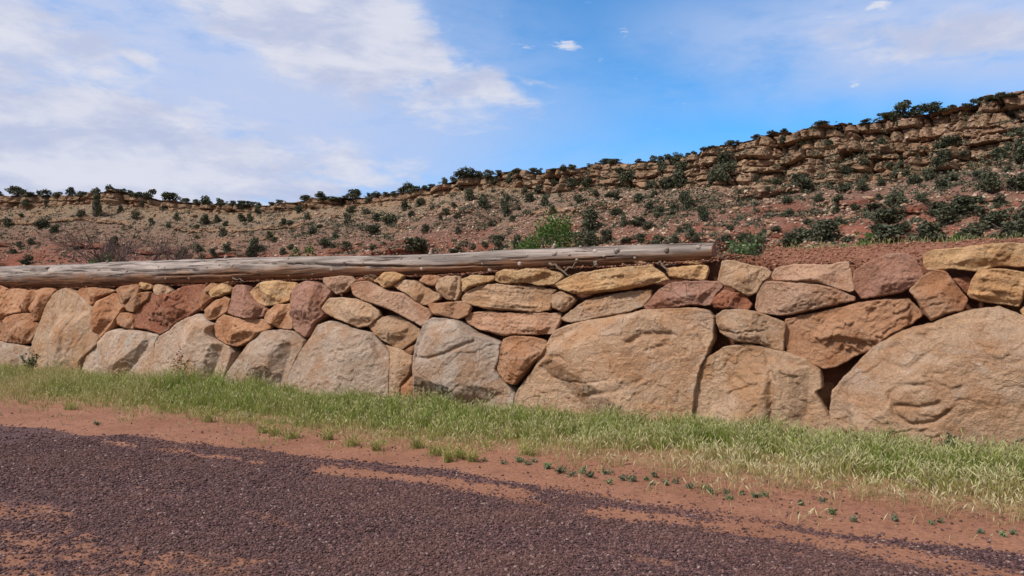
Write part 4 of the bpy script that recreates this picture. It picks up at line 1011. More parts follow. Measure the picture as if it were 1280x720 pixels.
# ------------------------------------------------------------------ the log
def build_log():
    root = bpy.data.objects.new('log', None); COL.objects.link(root)
    s0 = np.array([log_c[-1][0], LOG_OFF, log_c[-1][1]])
    M = WM.to_4x4(); M.translation = Vector(to_world(np.array(s0[0]), np.array(s0[1]), np.array(s0[2]))); root.matrix_local = M
    tag(root, 'long weathered grey log lying along the top of the stone wall', 'log')
    ls = np.arange(log_c[0][0], log_c[-1][0] + .001, .035)
    lz = np.interp(ls, log_c[:, 0], log_c[:, 1]); lr = np.interp(ls, log_c[:, 0], log_c[:, 2])
    k = np.ones(15) / 15
    lz = np.convolve(np.pad(lz, 7, 'edge'), k, 'valid'); lr = np.convolve(np.pad(lr, 7, 'edge'), k, 'valid')
    seg = 64; th = np.linspace(0, 2 * np.pi, seg, endpoint=False)
    Sg, Th = np.meshgrid(ls, th, indexing='ij'); Rg = np.repeat(lr[:, None], seg, 1); Zg = np.repeat(lz[:, None], seg, 1)
    sfl, tfl = Sg.ravel(), Th.ravel(); cir = np.stack([np.cos(tfl), np.sin(tfl)], 1)
    # angle 0 = towards the camera side (-y), pi/2 = up
    n = fbm(np.stack([sfl * .5, cir[:, 0] * 1.5, cir[:, 1] * 1.5], 1), 3) * .09 + fbm(np.stack([sfl * .9, cir[:, 0] * 9, cir[:, 1] * 9], 1), 3) * .035 + fbm(np.stack([sfl * 3, cir[:, 0] * 3, cir[:, 1] * 3], 1), 3) * .03
    rad = Rg.ravel() * (1 + n)
    def spx(px, py): return px_plane(px, py, LOG_OFF)
    def crack(line, depth, width):
        nonlocal rad
        q = np.array([spx(*p) for p in line]); q = q[np.argsort(q[:, 0])]
        zc = np.interp(sfl, q[:, 0], q[:, 1])
        rel = np.clip((zc - Zg.ravel()) / Rg.ravel(), -.95, .95); a = np.arcsin(rel) + .10 * fbm(np.stack([sfl * 2.5, 0 * sfl, 0 * sfl], 1), 3)
        da = (tfl - a + np.pi) % (2 * np.pi) - np.pi
        fade = sstep(sfl, q[0, 0], q[0, 0] + .3) * sstep(sfl, q[-1, 0], q[-1, 0] - .3)
        rad = rad - fade * depth * np.exp(-(da / width) ** 2) * Rg.ravel()
    crack([(262, 327), (320, 328.5), (400, 330), (440, 332.5), (470, 333), (520, 334.5)], .5, .085)
    crack([(96, 335), (130, 337), (172, 338)], .24, .06); crack([(150, 340), (260, 339)], .2, .05)
    crack([(520, 334), (640, 332)], .22, .05); crack([(700, 316), (800, 311), (880, 309)], .2, .05); crack([(640, 328), (740, 325), (800, 318)], .2, .05); crack([(0, 341), (60, 342)], .2, .06); crack([(200, 346), (330, 342)], .18, .05); crack([(70, 343), (110, 345)], .15, .05)
    # splintered hollow near the left end
    q = np.array([spx(44, 340), spx(56, 338), spx(70, 336.5)]); zc = np.interp(sfl, q[:, 0], q[:, 1]); a = np.arcsin(np.clip((zc - Zg.ravel()) / Rg.ravel(), -.95, .95))
    da = (tfl - a + np.pi) % (2 * np.pi) - np.pi
    m = sstep(sfl, q[0, 0] - .3, q[0, 0] + .5) * sstep(sfl, q[-1, 0] + .12, q[-1, 0]) * sstep(np.abs(da) + .22 * fbm(np.stack([sfl * 1.5, tfl * 8, 0 * sfl], 1), 3), .34, .18)
    rad = rad - .5 * m * Rg.ravel()
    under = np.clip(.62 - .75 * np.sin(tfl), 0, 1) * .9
    lcx = np.stack([sfl - s0[0], -rad * np.cos(tfl), Zg.ravel() + rad * np.sin(tfl) - s0[2]], 1)
    nl = len(ls)
    ii, jj = np.meshgrid(np.arange(nl - 1), np.arange(seg), indexing='ij'); j2 = (jj + 1) % seg
    q = np.stack([ii * seg + jj, (ii + 1) * seg + jj, (ii + 1) * seg + j2, ii * seg + j2], -1).reshape(-1, 4)
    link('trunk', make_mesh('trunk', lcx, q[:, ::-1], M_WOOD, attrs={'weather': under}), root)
    # sawn end
    b = MB(); e = lcx[(nl - 1) * seg:]; cen = e.mean(0)
    ringp = [cen + (e - cen) * f + np.array([g, 0, 0]) for f, g in ((1.0, 0), (.97, .012), (.6, .016))] + [np.array([cen + [.016, 0, 0]])]
    v = np.concatenate(ringp); qq = []
    for a_ in range(2):
        for j in range(seg): qq.append((a_ * seg + j, a_ * seg + (j + 1) % seg, (a_ + 1) * seg + (j + 1) % seg, (a_ + 1) * seg + j))
    tt = [(2 * seg + j, 2 * seg + (j + 1) % seg, 3 * seg) for j in range(seg)]
    b.add(v, np.array(qq), np.array(tt)); link('cut_end', b.mesh('cut_end', M_GRAIN), root)
    knots = [(164, 346, 1.), (172, 340, 1), (128, 348, 1), (114, 354, .9), (86, 351, 1), (30, 350, 1), (6, 349, 1), (46, 354, 1), (136, 338, .8), (219, 335, 1.1), (233, 336, .9), (211, 334, .9), (247, 349, 1.2), (272, 335, .9), (286, 332, 1),
             (302, 333, 1.3), (328, 338, .9), (219, 349, .9), (286, 348, 1.1), (338, 343, 1.3), (369, 345, 1.3), (399, 343, 1.1), (424, 338, 1.2), (440, 329, 1.1), (462, 329, 1.4), (494, 330, 1), (367, 324, 1), (508, 324, 1), (531, 323, 1),
             (521, 329, 1), (562, 323, 1), (597, 320, 1.1), (610, 330, 1.1), (626, 324, .9), (534, 337, 1.2), (665, 319, .9), (655, 331, 1.5), (699, 317, 1.4), (717, 319, 1), (748, 314, 1.2), (748, 331, 1.9), (776, 314, 1.6), (760, 321, .8),
             (726, 326, 1), (800, 306, 1.5), (837, 313, 1.5), (877, 308, 1.6), (798, 323, 1.2), (616, 338, 1.9),
             (138, 328.5, 1.3), (285, 322.5, 1.6), (540, 317, 1.3), (577, 317, 1.1), (693, 310, 1.3), (727, 308, 1.2), (232, 326, .9), (841, 305, 1), (326, 322, .9)]
    for px, py, f in knots:
        s, z = spx(px, py); zc = np.interp(s, ls, lz); rc = np.interp(s, ls, lr)
        a = math.asin(float(np.clip((z - zc) / rc, -.97, .97)))
        rk = random.uniform(.018, .026) * f; ln = random.uniform(.006, .022) * f + (.05 if f in (1.3, 1.6) and z > zc + .8 * rc else 0)
        c0 = np.array([s - s0[0], -rc * .93 * math.cos(a), zc + rc * .93 * math.sin(a) - s0[2]]); dr = np.array([random.uniform(.0, .5), -math.cos(a), math.sin(a)]); dr /= np.linalg.norm(dr)
        b = MB(); tt_ = np.array([0, .35, .75, 1.])
        b.tube(c0 + dr * ((rc * .07 + ln) * tt_)[:, None], rk * np.array([1.6, 1.15, .9, .62]) * (1 + .1 * rng.normal(size=4)), 9)
        vv = np.concatenate(b.v); b.v = [vv + rng.normal(size=vv.shape) * rk * .1]
        link('knot', b.mesh('knot', M_KNOT if random.random() < .5 else M_WOOD, attrs={'weather': np.full(b.n, .3)}), root)
    return root


build_log()

# ------------------------------------------------------------------ plants
def leaf_cloud(b, centres, size, m=0, up=.25):
    """little bent leaf sprays, two triangles each way"""
    n = len(centres); Rm = rand_rot(n)
    t = np.array([(-.5, -.35, 0), (.5, -.25, .1), (.1, .6, .05), (-.3, .35, -.12)])
    v = np.einsum('nij,kj->nki', Rm, t) * (size * rng.uniform(.6, 1.35, n))[:, None, None] + centres[:, None]
    f = (np.arange(n) * 4)[:, None] + np.array([[0, 1, 2, 3]])
    b.add(v.reshape(-1, 3), f, None, m)


def lumpy_points(n, lumps, fill=.55):
    """points spread through a set of ellipsoid lumps, mostly in their outer shells"""
    c = np.array([l[0] for l in lumps]); r = np.array([l[1] for l in lumps])
    wt = (r.prod(1)) ** .67; k = rng.choice(len(lumps), n, p=wt / wt.sum())
    d = rng.normal(size=(n, 3)); d /= np.linalg.norm(d, axis=1)[:, None]
    rr = rng.uniform(fill, 1, n) ** .6 * (1 + .18 * rng.normal(size=n))
    return c[k] + d * r[k] * rr[:, None]


def crown_mesh(name, mat, w, h, nl, leaf, seed, kind='round', z0=.1):
    """unit-ish crown: width w, height h, standing on z = 0"""
    rs = np.random.default_rng(seed); lumps = []
    nl_ = {'round': 7 + seed % 5, 'tall': 8}[kind]
    for i in range(nl_):
        a = rs.uniform(0, 2 * np.pi); t = rs.uniform(0, 1)
        if kind == 'tall': zc = h * (.15 + .72 * (i + .5) / nl_); rad = w * .5 * (1 - .55 * (i / nl_)) ; rr = rad * rs.uniform(.35, .55); off = rad - rr
        else: zc = h * (.18 + .58 * t); rad = w * .5 * (1 - .35 * t); rr = rad * rs.uniform(.28, .66); off = (rad - rr) * rs.uniform(.5, 1.25)
        lumps.append((np.array([off * math.cos(a), off * math.sin(a), zc]), np.array([rr, rr, rr * rs.uniform(.65, 1.05)])))
    P = lumpy_points(nl, lumps); P[:, 2] = np.clip(P[:, 2], z0 * rng.uniform(.2, 1, nl), None)
    b = MB(); leaf_cloud(b, P, leaf)
    return b.mesh(name, mat, smooth=False)


def trunk_mesh(name, h, r, mat=M_BARK, limbs=4, seed=0, spread=.5):
    rs = np.random.default_rng(seed); b = MB()
    z = np.linspace(0, 1, 6); sway = np.cumsum(rs.normal(size=(6, 2)) * .05 * h, 0); sway -= sway[0]
    main = np.concatenate([sway, (z * h)[:, None]], 1); main[0, 2] = -.15 * h
    b.tube(main, r * (1 - .7 * z), 7)
    for k in range(limbs):
        t = rs.uniform(.2, .8); p0 = np.array([np.interp(t, z, main[:, i]) for i in range(3)]); a = rs.uniform(0, 6.28)
        d = np.array([math.cos(a), math.sin(a), rs.uniform(.4, 1.1)]); u = np.linspace(0, 1, 4)
        b.tube(p0 + d * (u * h * spread * rs.uniform(.6, 1))[:, None] + np.stack([0 * u, 0 * u, .1 * h * u ** 2], 1), r * .5 * (1 - .75 * u), 5)
    return b.mesh(name, mat)


CROWNS = {'round': [crown_mesh('crown', M_JUN, 1.12, 1.12, 900, .088, 40 + k, 'round') for k in range(10)],
          'tall': [crown_mesh('crown', M_JUN, 1.12, 1.08, 900, .10, 60 + k, 'tall') for k in range(3)]}
SHRUBS = [crown_mesh('shrub', M_SCRUB, 1., 1., 240, .17, 80 + k, 'round', .03) for k in range(4)]
JTRUNK = [trunk_mesh('trunk', .8, .05, seed=k) for k in range(4)]


def juniper(px, py, h, w, label, group, shrub=False):
    p, nrm = hill_at(px, py)
    if p is None: return None
    dep = p.y; jit = random.uniform(.55, 1.12) if group == 'junipers along the skyline' else random.uniform(.9, 1.25)
    H = h / F * dep * 1.15 * jit; W = w / F * dep * (1.3 if px < 650 else 1.42) * random.uniform(.85, 1.2) * jit ** .5
    big = h >= 13
    if shrub: o = link('shrub', random.choice(SHRUBS))
    elif not big:
        o = link('juniper', random.choice(CROWNS['tall' if h > 1.7 * w else 'round']))
    else:
        o = bpy.data.objects.new('juniper', None); COL.objects.link(o)
        link('crown', random.choice(CROWNS['tall' if h > 1.7 * w else 'round']), o); link('trunk', random.choice(JTRUNK), o)
    o.location = p - Vector((0, 0, .16 * H)); o.scale = (W, W, H); o.rotation_euler = (0, 0, random.uniform(0, 6.28))
    tag(o, label, 'juniper' if not shrub else 'shrub', group)
    return o


RIM_L = 'small juniper standing on the skyline along the rim of the hill'
SLOPE_L = 'dark green juniper bush dotted over the rocky red hillside'
NAMED = {  # a few one can single out
    (120, 271): 'tall narrow dark juniper below the highest left point of the skyline', (137, 239): 'juniper on the peak of the left skyline, above the tall narrow one',
    (20, 242): 'wide juniper on the skyline near the left edge of the photo', (212, 249): 'widest juniper on the skyline just right of the left peak',
    (443, 247): 'tallest juniper on the skyline midway along the low saddle', (583, 221): 'broad juniper on the skyline where the rim steps up',
    (1129, 144): 'largest juniper on the right skyline above the tan cliff', (1164, 141): 'second largest juniper on the right skyline, right of the largest',
    (857, 262): 'lowest of three junipers stacked in a column above the log end', (852, 235): 'middle of three junipers stacked in a column above the log end', (854, 217): 'topmost of three junipers stacked in a column above the log end',
    (1120, 257): 'tall pointed juniper on the right slope below the cliff', (1231, 240): 'large dark juniper high on the right slope near the photo edge',
    (1206, 268): 'wide grey green juniper on the right slope beside a red patch', (1030, 302): 'large round juniper behind the red dirt mound',
    (736, 290): 'dark juniper just right of the bright green tree', (735, 307): 'low dark juniper at the right foot of the bright green tree',
    (784, 232): 'round juniper under the middle of the sandstone rim', (466, 292): 'round green juniper low on the slope over the middle of the log',
    (520, 316): 'grey green spreading juniper in front of the red rock ledge'}
RIMT = [(20, 242, 12, 20), (0, 241, 8, 9), (38, 245, 7, 10), (55, 246, 10, 12), (72, 245, 7, 10), (88, 243, 10, 10), (102, 241, 6, 12), (120, 240, 6, 10), (137, 239, 11, 10), (147, 240, 6, 6), (154, 240, 6, 6), (163, 243, 9, 8), (172, 245, 9, 12), (188, 246, 10, 12), (212, 249, 12, 18), (232, 251, 8, 12), (245, 252, 9, 8), (256, 253, 10, 9), (262, 254, 6, 8), (275, 255, 8, 8), (290, 256, 8, 9), (302, 256, 7, 12), (312, 256, 6, 12), (322, 255, 5, 8), (340, 253, 6, 12), (350, 252, 7, 9),
        (400, 248, 10, 11), (383, 251, 7, 12), (420, 250, 9, 22), (431, 249, 8, 10), (443, 247, 13, 14), (461, 252, 9, 9), (470, 245, 7, 9), (482, 244, 7, 9), (493, 243, 7, 8), (501, 241, 10, 9), (510, 238, 13, 11), (520, 237, 7, 9), (531, 236, 5, 8), (540, 231, 6, 9), (555, 225, 11, 10), (567, 223, 6, 8), (583, 221, 11, 17), (599, 220, 7, 9), (611, 218, 10, 11), (622, 217, 8, 10), (646, 214, 8, 12), (667, 215, 7, 8), (675, 214, 11, 8), (692, 213, 7, 14), (704, 213, 10, 7), (715, 210, 5, 8), (738, 205, 6, 10), (757, 203, 5, 8), (768, 203, 6, 10), (798, 202, 4, 6), (817, 200, 9, 8), (826, 199, 6, 7), (835, 198, 7, 9), (848, 196, 9, 10), (860, 192, 5, 7), (867, 190, 6, 7), (880, 187, 5, 8), (890, 184, 5, 8), (912, 178, 7, 9),
        (922, 176, 5, 8), (945, 171, 5, 12), (965, 168, 6, 10), (980, 165, 5, 9), (1028, 155, 5, 12), (1050, 155, 4, 8), (1062, 154, 4, 6), (1084, 151, 6, 14), (1105, 148, 8, 17), (1129, 146, 16, 20), (1148, 143, 10, 14), (1164, 141, 12, 15), (1180, 139, 6, 8), (1190, 136, 6, 10), (1208, 131, 6, 10), (1225, 127, 8, 20), (1240, 125, 6, 14), (1253, 122, 7, 14), (1262, 121, 8, 14), (1275, 118, 7, 9)]
SLOPET = [(120, 271, 30, 11), (33, 257, 9, 10), (58, 255, 6, 6), (170, 272, 10, 11), (102, 270, 8, 8), (177, 257, 6, 6), (222, 275, 8, 7), (256, 281, 12, 10), (272, 278, 10, 8), (301, 276, 11, 10), (311, 276, 10, 8), (190, 279, 7, 7), (278, 295, 13, 10), (285, 314, 12, 14), (228, 325, 16, 14), (249, 315, 9, 9), (266, 319, 10, 9), (256, 325, 8, 8), (316, 320, 14, 12), (53, 285, 12, 12), (70, 290, 9, 10), (10, 281, 9, 14), (24, 310, 8, 7), (16, 317, 7, 8), (35, 330, 9, 11), (142, 310, 14, 13), (282, 283, 8, 7), (246, 286, 6, 7), (211, 285, 7, 6), (95, 312, 6, 8), (150, 265, 8, 6), (40, 305, 8, 8), (300, 262, 8, 8), (205, 262, 6, 6), (26, 272, 6, 8),
          (373, 266, 12, 13), (323, 266, 10, 9), (385, 275, 9, 10), (507, 262, 12, 11), (525, 258, 10, 11), (434, 278, 14, 10), (457, 268, 10, 10), (487, 278, 13, 16), (471, 276, 9, 8), (514, 271, 7, 7), (578, 237, 9, 9), (586, 251, 16, 14), (602, 250, 10, 8), (605, 259, 10, 10), (567, 260, 7, 8), (556, 268, 8, 11), (572, 272, 7, 9), (466, 292, 13, 16), (391, 293, 12, 9), (353, 281, 8, 7), (363, 281, 7, 7), (337, 298, 9, 8), (343, 303, 7, 8), (321, 315, 20, 16), (406, 308, 9, 13), (363, 311, 7, 7), (355, 318, 8, 8), (433, 311, 10, 10), (417, 310, 8, 7), (466, 313, 8, 9), (520, 316, 18, 22), (570, 315, 8, 13), (591, 312, 9, 9), (532, 290, 9, 9), (573, 291, 9, 8), (551, 275, 7, 6), (605, 308, 7, 10), (615, 282, 10, 10), (440, 265, 9, 10), (418, 297, 7, 10), (462, 251, 9, 8), (512, 242, 8, 9), (540, 262, 6, 6), (400, 285, 6, 7),
          (615, 229, 10, 11), (638, 229, 14, 9), (692, 232, 9, 9), (714, 234, 13, 12), (734, 232, 12, 12), (774, 217, 10, 10), (784, 232, 20, 17), (811, 212, 11, 8), (828, 214, 14, 12), (842, 205, 9, 8), (854, 217, 18, 18), (852, 235, 22, 18), (857, 262, 27, 17), (833, 236, 15, 15), (822, 234, 8, 8), (908, 210, 24, 19), (906, 225, 20, 16), (892, 230, 20, 10), (814, 236, 10, 9), (683, 257, 14, 10), (723, 254, 12, 10), (632, 268, 22, 9), (662, 252, 9, 10), (674, 240, 9, 9), (656, 241, 9, 7), (764, 247, 9, 13), (773, 250, 9, 9), (799, 251, 9, 11), (817, 246, 8, 9), (779, 282, 19, 8), (773, 268, 10, 14), (824, 270, 14, 14), (812, 262, 10, 10), (844, 263, 9, 10), (878, 277, 18, 12), (840, 270, 6, 9), (796, 281, 10, 14), (810, 286, 10, 10), (736, 290, 28, 22), (735, 307, 18, 18), (758, 303, 20, 12), (824, 304, 12, 12), (856, 289, 10, 10), (848, 291, 8, 8), (862, 296, 9, 9), (870, 302, 11, 11), (845, 302, 9, 9), (648, 308, 14, 10), (623, 302, 10, 18), (626, 313, 14, 18), (908, 306, 16, 14), (913, 290, 10, 10), (605, 255, 10, 10), (648, 262, 7, 7), (691, 265, 7, 9), (743, 245, 7, 8), (640, 275, 7, 8), (800, 300, 9, 9), (783, 303, 8, 10), (700, 247, 6, 6),
          (979, 179, 9, 10), (1036, 181, 8, 7), (1102, 182, 10, 9), (1139, 177, 8, 11), (1187, 183, 13, 22), (1268, 143, 9, 12), (1058, 219, 15, 14), (1126, 208, 9, 8), (1113, 209, 8, 9), (1000, 234, 16, 16), (968, 231, 9, 18), (958, 240, 8, 10), (948, 250, 14, 13), (984, 253, 10, 12), (1022, 252, 9, 10), (1056, 240, 12, 12), (1077, 240, 20, 15), (1048, 252, 12, 14), (1081, 227, 10, 10), (1100, 232, 10, 9), (1121, 220, 14, 8), (1131, 222, 10, 8), (1142, 231, 18, 18), (1160, 224, 14, 12), (1177, 205, 18, 20), (1212, 212, 8, 10), (1227, 201, 9, 7), (1190, 225, 8, 14), (1177, 235, 14, 12), (1152, 254, 16, 13), (1120, 257, 30, 24), (1068, 263, 10, 10), (1093, 262, 9, 18), (1112, 278, 18, 30), (1173, 270, 22, 20), (1182, 280, 20, 20), (1206, 268, 22, 26), (1231, 240, 30, 28), (1251, 258, 16, 16), (1272, 240, 24, 22), (1258, 190, 14, 12), (1248, 200, 16, 16), (1276, 198, 26, 14), (1275, 170, 10, 9), (1030, 302, 30, 34), (1015, 295, 10, 10), (990, 308, 16, 22), (1000, 303, 18, 22), (938, 305, 11, 10), (930, 300, 12, 12), (985, 271, 9, 12), (1050, 280, 9, 12), (1108, 305, 24, 30), (1130, 292, 14, 18), (1165, 303, 26, 34), (1215, 303, 26, 30), (1245, 285, 24, 26), (1262, 303, 26, 34), (1200, 306, 16, 16), (1060, 302, 8, 12), (952, 304, 10, 12), (944, 226, 8, 9), (1080, 205, 7, 8), (1045, 265, 8, 8), (1100, 250, 8, 8), (1136, 215, 9, 9), (1225, 255, 8, 10), (1278, 280, 18, 16), (1222, 225, 10, 10), (1205, 195, 7, 8), (1260, 215, 8, 9), (970, 290, 8, 10), (1010, 280, 7, 8)]
for t in RIMT:
    key = (t[0], t[1]); lab = NAMED.get(key) or NAMED.get((t[0], t[1] - 2)); 
    juniper(t[0], t[1] + 1, t[2] + 1, t[3] * 1.2, lab or RIM_L, 'junipers along the skyline' if not lab else 'junipers singled out on the hill')
for t in SLOPET:
    key = (t[0], t[1]); juniper(*t, NAMED.get(key, SLOPE_L), 'junipers on the hillside' if key not in NAMED else 'junipers singled out on the hill')

# low scrub and rubble that nobody could count
def hill_scatter(n, wfun=None):
    """random points over the visible hill, even in the ground area"""
    P = pos3.reshape(nU, nV, 3); vis = np.where((cols > -90) & (cols < 1375))[0]
    u = rng.choice(vis[:-1], n); v = rng.integers(8, 248, n)
    a, b = rng.uniform(size=(2, n, 1))
    p = (P[u, v] * (1 - a) + P[u + 1, v] * a) * (1 - b) + (P[u, v + 1] * (1 - a) + P[u + 1, v + 1] * a) * b
    kk_ = k2.reshape(nU, nV)[u, v]; clf = is_cliff.reshape(nU, nV)[u, v]
    return p, kk_, clf, cols[u]


p, kk_, clf, cc = hill_scatter(16000)
dens = np.where(clf < .4, 1, .25) * sstep(fbm(p / 9, 3), -.25, .25) * np.interp(cc, [0, 500, 750, 1000], [.55, .7, 1.2, 1.6])
p = p[rng.uniform(size=len(p)) < dens]
b = MB()
for q_ in p[:7500]:
    hgt = .3 + 1.25 * rng.beta(1.1, 3.4); nle = 20
    dlt = rng.normal(size=(nle, 3)) * np.array([.33, .33, .22]) * hgt * 1.5; dlt[:, 2] = np.abs(dlt[:, 2]) + .1 * hgt
    leaf_cloud(b, q_ + dlt, .30 * hgt + .08)
tag(link('scrub', b.mesh('scrub', M_SCRUB, smooth=False)), 'low grey green scrub sprinkled over the hillside', 'scrub', kind='stuff')

p, kk_, clf, cc = hill_scatter(80000)
dens = np.where(clf > .4, .12, .75) * (.3 + sstep(fbm(p / 7 + 4, 4), -.3, .3)) * np.interp(kk_, [0, .35, .6, .8, 1], [.7, .7, 1, 1., .6]) * np.interp(cc, [0, 450, 700, 1000], [.6, .7, 1.3, 1.3])
p = p[rng.uniform(size=len(p)) < dens]
pebble_cloud('rubble', p, .13 + .60 * rng.beta(.9, 4.6, len(p)), M_RUBBLE, .7, .3)
tag(bpy.data.objects['rubble'], 'broken pale stones littering the slope of the hill', 'rubble', kind='stuff')

# talus boulders one could count
BOULD = []
for k in range(7):
    import bmesh
    bm = bmesh.new(); bmesh.ops.create_icosphere(bm, subdivisions=3, radius=1.0)
    rs = np.random.default_rng(500 + k)
    v = np.array([q_.co[:] for q_ in bm.verts]); 
    for _ in range(11):
        d_ = rs.normal(size=3); d_ /= np.linalg.norm(d_); c_ = rs.uniform(.55, .85); e = v @ d_
        v = v - np.maximum(e - c_, 0)[:, None] * d_
    v *= rs.uniform(.7, 1.2, 3) * np.array([1, 1, .72]); v += .06 * np.stack([fbm(v * 2 + k, 3), fbm(v * 2 + 9, 3), fbm(v * 2 + 20, 3)], 1)
    for q_, c_ in zip(bm.verts, v): q_.co = c_
    me = bpy.data.meshes.new('talus_boulder'); bm.to_mesh(me); bm.free(); me.materials.append(M_STONE)
    me.polygons.foreach_set('use_smooth', np.ones(len(me.polygons), bool)); BOULD.append(me)
TAL = [(41, 279, 9), (95, 285, 8), (23, 274, 10), (38, 319, 8), (203, 323, 9), (268, 312, 11), (276, 316, 9), (290, 325, 8), (242, 270, 8), (170, 262, 6), (285, 262, 9), (375, 255, 10), (388, 258, 8), (420, 272, 10), (582, 275, 8), (578, 281, 9), (448, 305, 9), (640, 283, 10), (802, 232, 15), (747, 296, 13), (748, 305, 11), (855, 268, 9), (833, 298, 10), (848, 296, 8), (860, 275, 8), (765, 275, 10), (788, 253, 9), (650, 230, 10), (985, 231, 9), (930, 203, 10), (940, 203, 9), (1052, 187, 12), (1064, 275, 11), (1052, 284, 9), (963, 292, 9), (920, 262, 10), (1155, 185, 14), (1165, 188, 10), (1150, 190, 9), (1105, 184, 10), (1058, 275, 9), (1220, 258, 9), (1225, 262, 10), (1240, 252, 8), (1253, 210, 8), (1162, 283, 8), (1145, 298, 10), (1155, 278, 7), (1087, 249, 13), (1098, 246, 9), (1052, 300, 8), (716, 264, 7), (745, 256, 7)]
TL = 'pale tumbled sandstone boulder on the slope of the hill'
bn = 0
def talus(p, size):
    global bn
    o = link('talus_boulder', random.choice(BOULD)); o.location = p + Vector((0, 0, .12 * size)); o.scale = (size * random.uniform(.8, 1.2), size * random.uniform(.8, 1.2), size * random.uniform(.7, 1.1))
    o.rotation_euler = (random.uniform(-.4, .4), random.uniform(-.4, .4), random.uniform(0, 6.28))
    t0, t1 = TINTS[random.choice(['tan', 'buff', 'tan', 'pink', 'brown', 'grey'])]; f = random.uniform(.5, .85)
    o['stone_tint'] = [c * f for c in t0]; o['stone_iron'] = [c * f for c in t1]; o['stone_seed'] = random.uniform(0, 60); o['bed_angle'] = 0.; o['band'] = .2; o['stain'] = .15; o['pitted'] = 0.
    tag(o, TL, 'boulder', 'boulders tumbled down the hillside'); bn += 1
for px, py, s_ in TAL:
    p, _n = hill_at(px, py)
    if p is not None: talus(p, s_ / F * p.y * .5)
p, kk_, clf, cc = hill_scatter(900)
okk = (clf < .3) & (kk_ > .2) & (fbm(p / 8 + 4, 3) > -.15)
for q_ in p[okk][:215]: talus(Vector(q_), random.uniform(.28, .62) * (1.25 if random.random() < .2 else 1))

# plants on the terrace: base point on the terrace in the direction of a pixel column
def terrace_point(px, depth):
    x = (px - 640) / F * depth; q_ = np.array([x, depth, 0]) - P0
    s_, d_ = q_ @ AX, q_ @ IN
    return Vector((x, depth, float(terrace_z(np.array([s_]), np.array([d_]))[0])))


def bush(name, px, depth, top_py, wpx, mat, label, cat, n=900, leaf=.12, limbs=7, seed=0):
    wpx *= 1.25
    p = terrace_point(px, depth); H = CAMZ + (390 - top_py) / F * depth - p.z; H *= 1.12; W = wpx / F * depth
    o = bpy.data.objects.new(name, None); COL.objects.link(o); o.location = p; tag(o, label, cat)
    rs = np.random.default_rng(900 + seed); lumps = []
    for k in range(30):
        a = k * 2.4 + rs.uniform(-.4, .4); t = rs.uniform(.05, 1); rad = W * .5 * (1 - .35 * t ** 2); rr = rad * rs.uniform(.24, .4); off = (rad - rr) * rs.uniform(.45, 1.08)
        lumps.append((np.array([off * math.cos(a), off * math.sin(a), H * (.12 + .74 * t)]), np.array([rr, rr, rr * 1.1])))
    b = MB(); leaf_cloud(b, lumpy_points(n, lumps, .2), leaf); link('crown', b.mesh('crown', mat, smooth=False), o)
    t = MB()
    for k in range(limbs):
        a = rs.uniform(0, 6.28); u = np.linspace(0, 1, 6); ln = W * .46 * rs.uniform(.4, 1)
        t.tube(np.stack([math.cos(a) * ln * u ** 1.3, math.sin(a) * ln * u ** 1.3, H * .75 * u * rs.uniform(.6, 1) - .1], 1) + rs.normal(size=(6, 3)) * .015 * H * (u > 0)[:, None], .025 * H * (1 - .8 * u) + .006, 6)
    link('trunk', t.mesh('trunk', M_BARK), o)
    return o


bush('green_tree', 684, 36, 266, 84, M_GREEN, 'bright green leafy tree standing behind the middle of the log', 'tree', 5200, .10, 11, 1)
bush('green_bush', 722, 34, 287, 26, M_DULL, 'dull olive bush against the right side of the bright green tree', 'bush', 1300, .09, 6, 2)
bush('green_bush', 127, 30, 315, 36, M_GREEN, 'low green bush at the foot of the bare tree, behind the log', 'bush', 600, .09, 5, 3)
bush('green_bush', 378, 30, 307, 38, M_GREEN, 'low yellow green bush peeping over the log, left of the middle', 'bush', 600, .09, 5, 4)
bush('green_bush', 1084, 26, 288, 30, M_GREEN, 'rounded bright green bush behind the red dirt mound', 'bush', 900, .075, 5, 5)
bush('green_bush', 1194, 27, 289, 28, M_GREEN, 'loose bright green bush behind the long top slab at the right', 'bush', 700, .08, 5, 6)
bush('green_bush', 938, 25, 292, 26, M_DULL, 'dull grey green bush behind the left end of the dirt mound', 'bush', 600, .075, 5, 7)
bush('green_bush', 1215, 28, 292, 44, M_DULL, 'olive bush right of the loose bright green bush', 'bush', 900, .09, 5, 9)
bush('green_bush', 1140, 30, 291, 40, M_DULL, 'olive bush between the two bright green bushes at the right', 'bush', 900, .09, 5, 10)
bush('green_bush', 1265, 26, 288, 40, M_DULL, 'olive bush at the right edge above the top slab', 'bush', 900, .08, 5, 11)


